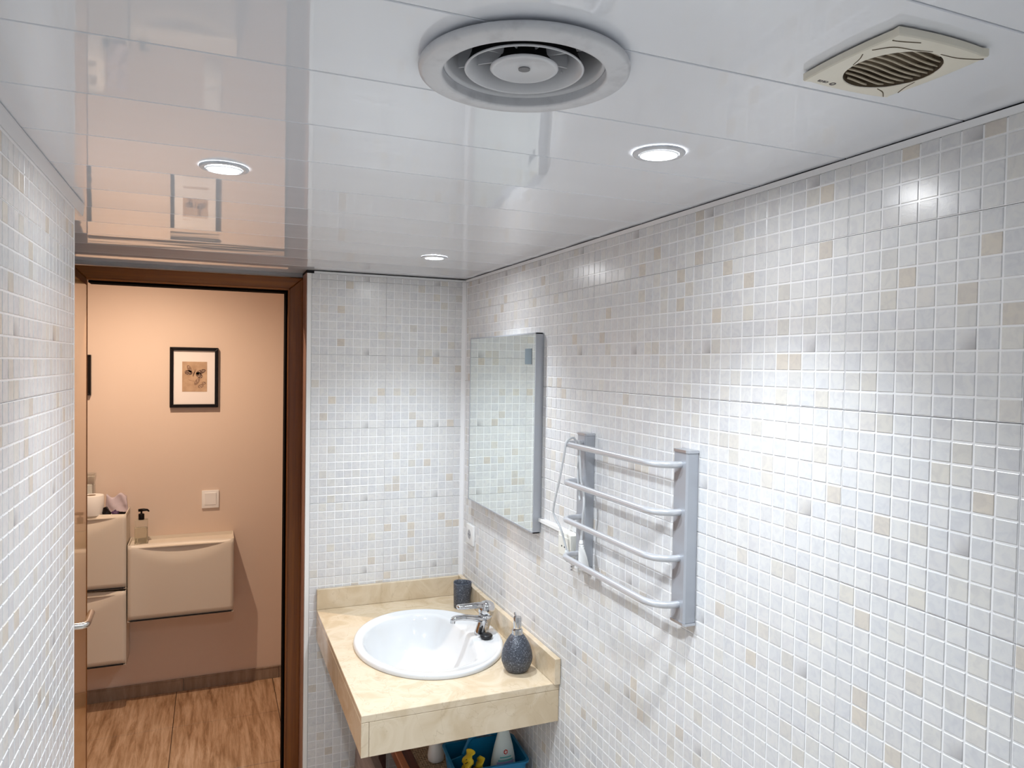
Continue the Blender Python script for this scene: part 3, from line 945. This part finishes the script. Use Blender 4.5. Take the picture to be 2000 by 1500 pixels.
def ray_ell(c, a, A, B):
    dx, dy = math.cos(a), math.sin(a)
    aa = (dx / A) ** 2 + (dy / B) ** 2; bb = 2 * (c[0] * dx / A ** 2 + c[1] * dy / B ** 2); cc = (c[0] / A) ** 2 + (c[1] / B) ** 2 - 1
    t = (-bb + math.sqrt(bb * bb - 4 * aa * cc)) / (2 * aa)
    return t


def smin(a, b, k=.03):
    h = max(k - abs(a - b), 0) / k
    return min(a, b) - h * h * k * .25


NS = 120
rings = []
XD = 0.150 - 0.0                       # deck line, local x
for tag_, z in (('o1.0', .0012), ('o1.004', .006), ('o.998', .0125), ('o.985', .0165), ('o.965', .0178), ('o.945', .0165), ('o.93', .0150), ('i1.03', .0140), ('i1.0', .0120), ('i.975', .005), ('i.95', -.008), ('i.91', -.030), ('i.85', -.060), ('i.76', -.092), ('i.62', -.118), ('i.42', -.134), ('i.2', -.140), ('i.09', -.141)):
    kind, s_ = tag_[0], float(tag_[1:])
    ring = []
    for k in range(NS):
        a = 2 * PI * k / NS
        ro = ray_ell(BC, a, SA, SB)
        ri = ray_ell((BC[0] + .010, 0), a, SA * .845, SB * .845)
        dx = math.cos(a)
        if dx > 1e-3:
            lim = (XD - .032 * (math.sin(a)) ** 2 - BC[0]) / dx
            ri = smin(ri, lim, .07)
        r_ = ro * s_ if kind == 'o' else ri * s_
        if kind == 'o' and s_ < .99: r_ = ro - (1 - s_) * .27
        ring.append(bm.verts.new((BC[0] + r_ * math.cos(a), BC[1] + r_ * math.sin(a), z)))
    rings.append(ring)
for a, b in zip(rings, rings[1:]):
    for k in range(NS): bm.faces.new((a[k], a[(k + 1) % NS], b[(k + 1) % NS], b[k]))
obj('bowl', bm, M_ceramic, sink, smooth=True)
bm = bm_new(); lathe(bm, [(.0, -.137), (.020, -.137), (.024, -.139), (.027, -.1405)], 32, c=(BC[0], BC[1], 0))
obj('drain', bm, M_chrome, sink, smooth=True)

# mixer tap
DZ = CT + .0142
tp = empty('mixer_tap', (-0.100, -0.520, DZ), 'chrome single-lever mixer tap on the basin deck', 'tap')
bm = bm_new()
tube(bm, [(.0, 0, 0), (0, 0, .004), (.001, 0, .010), (.006, 0, .030), (.011, 0, .050), (.015, 0, .070)], [.0270, .0270, .0250, .0235, .0235, .0250], 32)
obj('body', bm, M_chrome, tp, smooth=True)
bm = bm_new()
tube(bm, smooth_path([(.010, 0, .052), (-.020, 0, .058), (-.060, 0, .066), (-.098, 0, .068), (-.112, 0, .064)], 5), [.0190] * 6 + [.0165] * 6 + [.0145] * 6 + [.0130] * 3, 20, True, .62)
sp = obj('spout', bm, M_chrome, tp, smooth=True)
bm = bm_new(); tube(bm, [(-.110, 0, .064), (-.111, 0, .052)], .0095, 20); obj('aerator', bm, M_chrome, sp)
bm = bm_new()
lathe(bm, [(.0245, 0), (.0285, .004), (.0295, .016), (.0280, .030), (.0220, .041), (.0120, .046), (0, .047)], 36)
bmesh.ops.rotate(bm, cent=(0, 0, 0), matrix=Matrix.Rotation(math.radians(10), 3, 'Y'), verts=bm.verts[:])
bmesh.ops.translate(bm, vec=(.0155, 0, .072), verts=bm.verts[:])
cap = obj('cartridge_dome', bm, M_chrome, tp, smooth=True)
bm = bm_new()
tube(bm, smooth_path([(.010, 0, .103), (-.015, 0, .106), (-.060, 0, .1065), (-.095, 0, .108)], 6), [.0200] * 4 + [.0185] * 5 + [.0170] * 6 + [.0160] * 3 + [.0120], 20, True, .55)
obj('lever', bm, M_chrome, tp, smooth=True)
# plug left beside the tap, with chain
pg = empty('basin_plug', (-0.101, -0.572, DZ), 'black rubber basin plug with chain lying beside the tap', 'plug')
bm = bm_new(); lathe(bm, [(0, 0), (.0170, 0), (.0190, .003), (.0225, .009), (.0225, .013), (.0190, .0165), (.0100, .0180), (0, .0185)], 32)
obj('stopper', bm, M_rubber, pg, smooth=True)
bm = bm_new(); box(bm, -.022, -.010, .014, .026, .010, .036, .003, rot=Matrix.Rotation(.25, 3, 'Y')); obj('clip', bm, M_rubber, pg)
for k in range(7):
    a = k / 6
    bm = bm_new()
    c = Vector((.004 + .006 * a, .004 + .022 * a, .020 + .030 * math.sin(a * 1.5)))
    pts = [c + Vector((.0035 * math.cos(q), .0022 * math.sin(q) * (k % 2), .0035 * math.sin(q))) for q in [2 * PI * j / 10 for j in range(11)]]
    tube(bm, pts, .0009, 6, False); obj('chain_link', bm, M_chrome, pg)

# tumbler
cu = empty('tumbler', (-0.062, -0.180, CT + .0005), 'speckled grey stone-effect tumbler in the counter corner behind tap', 'cup')
bm = bm_new()
n = 60
rings = []
for r, z in ((.0, .0), (.0300, .0), (.0330, .003), (.0345, .03), (.0362, .07), (.0372, .100), (.0365, .1035), (.0345, .102), (.0335, .070), (.0315, .010), (0, .008)):
    if r == 0: rings.append([bm.verts.new((0, 0, z))]); continue
    ring = []
    for k in range(n):
        a = 2 * PI * k / n
        rr = r * (1 + .06 * math.cos(3 * a + .6) * min(1, z / .08))
        ring.append(bm.verts.new((rr * math.cos(a), rr * math.sin(a), z)))
    rings.append(ring)
for a, b in zip(rings, rings[1:]):
    for k in range(n):
        k2 = (k + 1) % n
        if len(a) == 1: bm.faces.new((a[0], b[k2], b[k]))
        elif len(b) == 1: bm.faces.new((a[k], a[k2], b[0]))
        else: bm.faces.new((a[k], a[k2], b[k2], b[k]))
obj('body', bm, M_stone, cu, smooth=True)

# soap dispenser
sd = empty('soap_dispenser', (-0.0895, -0.826, CT + .0005), 'egg-shaped speckled grey soap dispenser with chrome pump on counter', 'soap dispenser')
bm = bm_new(); lathe(bm, [(0, 0), (.029, 0), (.0355, .003), (.0430, .014), (.0498, .032), (.0512, .045), (.0490, .062), (.0430, .082), (.0335, .100), (.0240, .114), (.0175, .120), (0, .121)], 56)
obj('body', bm, M_stone, sd, smooth=True)
bm = bm_new(); lathe(bm, [(.0178, .1185), (.0180, .121), (.0175, .133), (.0150, .136), (0, .136)], 36); o = obj('collar', bm, M_chromed, sd, smooth=True); auto(o)
bm = bm_new(); lathe(bm, [(.0100, .134), (.0132, .1385), (.0134, .172), (.0122, .175), (0, .175)], 36); o = obj('pump', bm, M_chromed, sd, smooth=True); auto(o)
bm = bm_new(); tube(bm, [(0, 0, .170), (-.002, .010, .174), (-.003, .015, .180), (-.003, .016, .185)], [.0050, .0042, .0035, .0028], 14); obj('nozzle', bm, M_chrome, sd, smooth=True)

# ================================================================== UNDER THE COUNTER
SZ = 0.340
st = empty('low_bench', (0, 0, 0), 'low wooden bench with woven cane top under the marble counter', 'bench')
bm = bm_new(); box(bm, -.385, -.358, -.66, -.08, SZ - .030, SZ + .010, .003); obj('side_rail', bm, M_orangewood, st)
bm = bm_new(); box(bm, -.357, -.322, -.66, -.08, SZ - .030, SZ + .002, .002); obj('inner_rail', bm, M_redwood, st)
bm = bm_new(); box(bm, -.322, -.012, -.84, -.80, SZ - .030, SZ + .002, .002); obj('front_rail', bm, M_redwood, st)
bm = bm_new(); box(bm, -.321, -.010, -.798, -.08, SZ - .012, SZ - .004); obj('seat_board', bm, M_cane, st)
wv = bm_new()
kx = 0
x = -.318
while x < -.012:
    pts = [(x, -.80 + .018 * k, SZ - .002 + .0016 * (1 if (k + kx) % 2 else -1)) for k in range(40)]
    tube(wv, pts, .0034, 4, False, .5); x += .009; kx += 1
wvo = obj('woven_cane', wv, M_cane, st); wvo['kind'] = 'stuff'
wv = bm_new(); y = -.79
while y < -.09:
    tube(wv, [(-.320, y, SZ - .0015), (-.012, y, SZ - .0015)], .0032, 4, False, .6); y += .0135
wvo = obj('cane_strands', wv, M_cane, st); wvo['kind'] = 'stuff'
for x_, y_ in ((-.372, -.62), (-.372, -.12), (-.030, -.80), (-.030, -.12)):
    bm = bm_new(); box(bm, x_ - .014, x_ + .014, y_ - .014, y_ + .014, 0, SZ - .030, .002); obj('leg', bm, M_redwood, st)
bd = bm_new(); box(bd, -.478, -.450, -.60, -.10, 0.0, .335, .002, rot=Matrix.Rotation(math.radians(3), 3, 'Y'))
tag(obj('storage_board', bd, M_greywood), 'greyish brown board standing on edge left of the bench under counter', 'board')

# blue caddy
cy = empty('cleaning_caddy', (-.150, -.705, SZ + .005), 'blue plastic cleaning caddy with handle under the marble counter', 'caddy', rz=math.radians(-4))
A_, B_, H_ = .124, .092, .118
bm = bm_new()


def rrect(a, b, r, z, n=5):
    out = []
    for cx_, cy_, s0 in ((a - r, b - r, 0), (-a + r, b - r, PI / 2), (-a + r, -b + r, PI), (a - r, -b + r, 1.5 * PI)):
        for k in range(n + 1):
            q = s0 + PI / 2 * k / n
            out.append((cx_ + r * math.cos(q), cy_ + r * math.sin(q), z))
    return out


loops = [rrect(A_ - .016, B_ - .016, .015, 0), rrect(A_, B_, .018, H_ - .004), rrect(A_ + .006, B_ + .006, .020, H_ - .004), rrect(A_ + .006, B_ + .006, .020, H_ + .002), rrect(A_ - .003, B_ - .003, .016, H_ + .002), rrect(A_ - .019, B_ - .019, .013, .003)]
LL = [[bm.verts.new(p) for p in lp] for lp in loops]
for a, b in zip(LL, LL[1:]):
    for k in range(len(a)): bm.faces.new((a[k], a[(k + 1) % len(a)], b[(k + 1) % len(a)], b[k]))
bm.faces.new(LL[0][::-1]); bm.faces.new(LL[-1])
o = obj('tub', bm, M_blue, cy, smooth=True); auto(o, 40)
bm = bm_new(); prism(bm, [(-.112, .010), (.112, .010), (.119, .095), (.070, .112), (.060, .160), (-.045, .160), (-.056, .112), (-.119, .095)], 'y', .020, .026)
obj('divider', bm, M_blue, cy)
bm = bm_new(); tube(bm, smooth_path([(-.070, .023, .108), (-.056, .023, .140), (-.040, .023, .165), (0, .023, .172), (.050, .023, .165), (.066, .023, .140), (.080, .023, .108)], 5), .007, 10); obj('handle', bm, M_blue, cy, smooth=True)
# spray bottle in the caddy
sb = empty('spray_bottle', (-.098, -.742, SZ + .012), 'white cleaner bottle with red emblem standing in the blue caddy', 'bottle')
bm = bm_new(); lathe(bm, [(0, 0), (.040, 0), (.0445, .004), (.0455, .060), (.042, .100), (.033, .145), (.022, .185), (.0165, .205), (.0155, .235), (0, .235)], 40, sx=1.0, sy=.62)
obj('body', bm, M_bottle, sb, smooth=True)
bm = bm_new(); box(bm, -.016, .016, -.014, .020, .235, .262, .003); box(bm, -.008, .008, -.050, -.010, .245, .262, .002); obj('trigger_head', bm, M_white, sb)


def on_bottle(z, dx, w_, h_, m, nm, off=.0008, shape='rect'):
    prof = [(0, .040), (.004, .0445), (.060, .0455), (.100, .042), (.145, .033), (.185, .022)]
    def rad(zz):
        for (z0, r0), (z1, r1) in zip(prof, prof[1:]):
            if z0 <= zz <= z1: return r0 + (r1 - r0) * (zz - z0) / (z1 - z0)
        return .02
    bm = bm_new(); cols = 12
    rows = 5
    g = []
    for j in range(rows + 1):
        row = []
        for i in range(cols + 1):
            u, v = -1 + 2 * i / cols, -1 + 2 * j / rows
            if shape == 'disc': u *= math.sqrt(max(1 - v * v, 0.0))
            zz = z + v * h_ / 2; xx = dx + u * w_ / 2
            r = rad(zz)
            s_ = max(-.98, min(.98, xx / r))
            yy = -.62 * r * math.sqrt(1 - s_ * s_) - off
            row.append(bm.verts.new((xx, yy, zz)))
        g.append(row)
    for j in range(rows):
        for i in range(cols): bm.faces.new((g[j][i], g[j][i + 1], g[j + 1][i + 1], g[j + 1][i]))
    return obj(nm, bm, m, sb)


on_bottle(.082, 0, .060, .040, M_purple, 'label_band')
on_bottle(.106, 0, .052, .006, M_teal, 'label_stripe')
on_bottle(.116, 0, .040, .004, M_teal, 'label_stripe')
on_bottle(.133, 0, .015, .017, M_red, 'emblem', .0008, 'disc')
on_bottle(.133, 0, .0022, .010, M_white, 'emblem_cross', .0014)
on_bottle(.133, 0, .0090, .0022, M_white, 'emblem_cross', .0014)
# yellow gloves
gl = empty('rubber_gloves', (-.222, -.738, SZ + .108), 'yellow rubber gloves with dark stripes over the left end of the caddy', 'gloves')
bm = bm_new()
prof = [(-.018, 0), (.000, .045), (.020, .056), (.034, .030), (.040, 0)]
for i, (pts, rr) in enumerate((([(-.010, -.010, -.02), (-.006, -.012, .02), (.004, -.012, .048), (.012, -.012, .062)], [.034, .034, .030, .006]),
                               ([(.030, -.018, -.02), (.034, -.02, .010), (.040, -.02, .026), (.046, -.02, .032)], [.026, .026, .022, .008]))):
    tube(bm, smooth_path(pts, 4), [rr[0] + (rr[-1] - rr[0]) * (k / 12) ** 2.2 for k in range(13)], 14, True, .35)
rg = random.Random(11)
for v in bm.verts:
    v.co.x += .005 * math.sin(v.co.z * 190 + v.co.y * 120); v.co.y += .004 * math.sin(v.co.z * 150 + v.co.x * 210) + rg.uniform(-.0012, .0012)
g_ = obj('glove', bm, M_yellow, gl, smooth=True)
for z in (.020, .032, .044):
    bm = bm_new(); tube(bm, [(-.026 + z * .2, -.026, z - .008), (-.004, -.026, z - .002), (.016, -.024, z - .014)], .0013, 6); obj('stripe', bm, M_rubber, gl)
# small white bottle on the bench
wbm = bm_new(); lathe(wbm, [(0, 0), (.024, 0), (.029, .004), (.030, .022), (.026, .050), (.0215, .070), (.019, .095), (.011, .104), (.011, .118), (0, .118)], 36)
tag(obj('toiletry_bottle', wbm, M_white, None, smooth=True, loc=(-.254, -.478, SZ + .001)), 'small rounded white bottle on the bench left of the blue caddy', 'bottle')

# ================================================================== HALLWAY THINGS
HY = 1.26


def shoe_cabinet(x0, x1, z0, z1, label):
    t = empty('shoe_cabinet', ((x0 + x1) / 2, HY, z0), label, 'cabinet', 'slim off-white wall cabinets in the hallway')
    W, H = (x1 - x0) / 2, z1 - z0
    D = .180
    bm = bm_new()
    # shell: deeper at top than at the bottom
    for s in (-1, 1):
        xa, xb = sorted((s * W, s * (W - .004)))
        prism(bm, [(-.001, .0), (-.001, H), (-D, H), (-D + .008, .0)], 'x', xa, xb)
    box(bm, -W, W, -.004, -.001, 0, H); box(bm, -W, W, -D + .010, -.001, 0, .004)
    box(bm, -W, W, -D + .003, -.001, H - .022, H - .018)
    obj('shell', bm, M_cab, t)
    # front flap, scooped at its top edge
    bm = bm_new(); nx, nz = 28, 16
    g = []
    for j in range(nz + 1):
        row = []
        for i in range(nx + 1):
            u = -1 + 2 * i / nx; v = j / nz
            z = .010 + v * (H - .012)
            arc = 1 - u * u
            d = 0.0
            depth = .095 * arc                      # the scoop reaches this far below the edge
            q = (H - z) / max(depth, 1e-4)
            if q < 1: d = .034 * arc * (1 - q) ** 1.0
            row.append(bm.verts.new((u * (W - .0012), -D - .002 + .008 * (1 - v) + d, z)))
        g.append(row)
    for j in range(nz):
        for i in range(nx): bm.faces.new((g[j][i], g[j][i + 1], g[j + 1][i + 1], g[j + 1][i]))
    o = obj('front_flap', bm, M_cab, t, smooth=True)
    m_ = o.modifiers.new('s', 'SOLIDIFY'); m_.thickness = .003; m_.offset = -1
    bm = bm_new(); box(bm, -W + .012, W - .012, -D + .0035, -D + .010, .003, .010); obj('bottom_gap', bm, M_dark, t)
    return t


shoe_cabinet(-1.399, -0.902, 0.455, 0.848, 'off-white slim wall cabinet right of the stacked pair, under soap bottle')
shoe_cabinet(-1.905, -1.405, 0.628, 1.008, 'upper off-white slim wall cabinet carrying the toilet roll')
shoe_cabinet(-1.905, -1.405, 0.243, 0.622, 'lower off-white slim wall cabinet below the toilet roll one')

# soap bottle
so = empty('hand_soap_bottle', (-1.345, 1.172, 0.8315), 'clear hand soap bottle with black pump on the right cabinet', 'bottle')
bm = bm_new(); box(bm, -.030, .030, -.024, .024, 0, .125, .007, seg=3); obj('bottle', bm, M_glass, so, smooth='auto')
bm = bm_new(); box(bm, -.027, .027, -.021, .021, .004, .085, .006, seg=2); obj('soap', bm, M_soap, so)
bm = bm_new(); lathe(bm, [(.0, .125), (.0135, .125), (.0140, .128), (.0140, .152), (.0120, .155), (.0045, .156), (.0045, .170), (0, .170)], 24); o = obj('pump_collar', bm, M_black, so, smooth=True); auto(o)
bm = bm_new(); tube(bm, [(-.014, 0, .172), (.010, 0, .174), (.028, 0, .172), (.036, 0, .164)], [.0075, .0075, .0055, .0035], 12); obj('pump_head', bm, M_black, so, smooth=True)

# toilet roll
tr_ = empty('toilet_roll', (-1.565, 1.142, 1.0), 'white toilet paper roll standing on the upper left cabinet', 'toilet roll')
bm = bm_new(); lathe(bm, [(.020, .001), (.0535, .001), (.0550, .004), (.0550, .094), (.0530, .098), (.0200, .098)], 44, close=True); o = obj('paper', bm, M_tissue, tr_, smooth=True); auto(o, 40)
bm = bm_new(); lathe(bm, [(.0195, .002), (.0195, .0985), (.0185, .0985), (.0185, .002)], 32, close=True); obj('core', bm, M_cane, tr_)
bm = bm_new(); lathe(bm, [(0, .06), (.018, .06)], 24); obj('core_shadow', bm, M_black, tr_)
# bag and dark trinkets
bg = empty('plastic_bag', (-1.460, 1.190, 0.9905), 'crumpled translucent lilac bag behind the dark trinkets on cabinet', 'bag')
bm = bm_new()
rnd = random.Random(3)
bmesh.ops.create_grid(bm, x_segments=14, y_segments=10, size=.5)
bk = []
for v in bm.verts:
    u, q = v.co.x, v.co.y
    v.co = Vector((u * .105 * (1 - .15 * (q + .5)), .006 * math.sin(u * 9 + q * 5) + rnd.uniform(-.002, .002), (q + .5) * (.092 + .012 * math.sin(u * 8))))
r = bmesh.ops.extrude_face_region(bm, geom=bm.faces[:] + bm.edges[:] + bm.verts[:], use_keep_orig=True)
bmesh.ops.translate(bm, vec=(0, .022, 0), verts=[v for v in r['geom'] if isinstance(v, bmesh.types.BMVert)])
obj('film', bm, M_bag, bg, smooth=True)
for k, (x, z0, s) in enumerate(((-1.500, .992, .021), (-1.462, .992, .018), (-1.432, .992, .012))):
    bm = bm_new(); bmesh.ops.create_icosphere(bm, subdivisions=2, radius=s)
    for v in bm.verts:
        v.co *= 1 + rnd.uniform(-.28, .28)
        v.co.z = max(v.co.z * (1.3 if k == 0 else .8), -s * .7) + s * .7
        v.co.x *= 1.0 if k < 2 else 1.9
    tag(obj('trinket', bm, M_black if k != 1 else mat('dark_purple', (.06, .03, .09), .3), None, loc=(x, 1.135, z0)), ('small dark spiky trinket beside the toilet roll', 'rounded dark purple trinket in front of the bag', 'flat dark trinket at the right end of the three')[k], 'trinket', 'dark trinkets on the cabinet')
# glass jar behind roll
gj = empty('glass_container', (-1.612, 1.221, 0.9905), 'tall square clear container with flat lid behind toilet roll', 'container')
bm = bm_new(); box(bm, -.050, .050, -.028, .028, 0, .190, .004, seg=2); obj('body', bm, M_glass, gj)
bm = bm_new(); box(bm, -.040, .040, -.020, .020, .004, .150, .004); obj('contents', bm, M_tissue, gj)
bm = bm_new(); box(bm, -.055, .055, -.032, .032, .191, .206, .003, seg=2); obj('lid', bm, M_glass, gj)


# framed prints
def picture(loc, W, H, label, butterfly=True):
    t = empty('picture_frame', loc, label, 'picture', 'black framed prints in the hallway')
    fwid, th = .0175, .026
    for s in (-1, 1):
        bm = bm_new(); prism(bm, [(s * W, -H), (s * W, H), (s * (W - fwid), H - fwid), (s * (W - fwid), -H + fwid)], 'y', -th, -.002)
        o = obj('frame_side', bm, M_black, t); m_ = o.modifiers.new('b', 'BEVEL'); m_.width = .002; m_.segments = 2
        bm = bm_new(); prism(bm, [(-W, s * H), (W, s * H), (W - fwid, s * (H - fwid)), (-W + fwid, s * (H - fwid))], 'y', -th, -.002)
        o = obj('frame_rail', bm, M_black, t); m_ = o.modifiers.new('b', 'BEVEL'); m_.width = .002; m_.segments = 2
    bm = bm_new(); box(bm, -W + fwid - .001, W - fwid + .001, -.014, -.003, -H + fwid - .001, H - fwid + .001); obj('mount', bm, M_mount, t)
    if not butterfly: return t
    pw, ph = .061, .0800
    bm = bm_new(); box(bm, -pw + .002, pw + .002, -.0150, -.0141, -ph + .004, ph + .004); pr = obj('print', bm, M_paper, t)

    def wing(cx, cz, a, b, ang, m, y=-.0156, n=22):
        bm = bm_new()
        poly = [(cx + a * math.cos(q) * math.cos(ang) - b * math.sin(q) * math.sin(ang), cz + a * math.cos(q) * math.sin(ang) + b * math.sin(q) * math.cos(ang)) for q in [2 * PI * k / n for k in range(n)]]
        return prism(bm, poly, 'y', y, y + .0005)
    rnd = random.Random(5)
    for cx, cz, a, b, ang, ink in ((-.026, .046, .021, .010, 2.0, M_midink), (-.030, .026, .019, .013, 3.0, M_brownink), (.030, .030, .026, .011, .42, M_brownink), (.022, .012, .019, .013, -.75, M_brownink),
                                   (.012, -.022, .022, .010, 1.0, M_midink), (.030, -.046, .015, .010, .4, M_midink), (.045, -.030, .010, .008, .2, M_midink)):
        obj('wing', wing(cx + .002, cz, a, b, ang, ink), ink, pr)
        for k in range(7 if ink is M_brownink else 4):
            q, rr = rnd.uniform(0, 6.28), rnd.uniform(.2, .75)
            px, pz = a * rr * math.cos(q), b * rr * math.sin(q)
            obj('wing_spot', wing(cx + .002 + px * math.cos(ang) - pz * math.sin(ang), cz + px * math.sin(ang) + pz * math.cos(ang), .0031, .0016, ang + rnd.uniform(-.6, .6), M_paleink, -.0162, 8), M_paleink, pr)
    bm = bm_new(); tube(bm, [(-.006, -.0158, .006), (-.002, -.0158, .022), (.004, -.0158, .036)], [.0012, .0028, .0010], 8); obj('butterfly_body', bm, M_brownink, pr)
    for dx in (-.006, .006):
        bm = bm_new(); tube(bm, [(.003, -.0158, .034), (.003 + dx, -.0158, .046)], .0006, 6); obj('antenna', bm, M_brownink, pr)
    bm = bm_new(); tube(bm, [(-.028, -.0152, -.012), (-.012, -.0152, -.018), (.0, -.0152, -.020)], .0008, 6); obj('pencil_line', bm, M_midink, pr)
    return t


picture((-1.1010, HY, 1.6870), .1185, .1600, 'black framed butterfly print hanging centrally on the hallway wall')
picture((-1.6800, HY, 1.6950), .0985, .1030, 'edge of a black picture frame beside the open door leaf', False)

# light switch
sw = empty('light_switch', (-1.018, HY, 1.030), 'square white light switch on the cream hallway wall', 'switch')
bm = bm_new(); box(bm, -.043, .043, -.011, -.001, -.049, .047, .003, seg=2); obj('plate', bm, M_white, sw, smooth='auto')
bm = bm_new(); box(bm, -.029, .029, -.0145, -.010, -.031, .034, .001, rot=Matrix.Rotation(math.radians(2.5), 3, 'X')); obj('rocker', bm, M_white, sw)
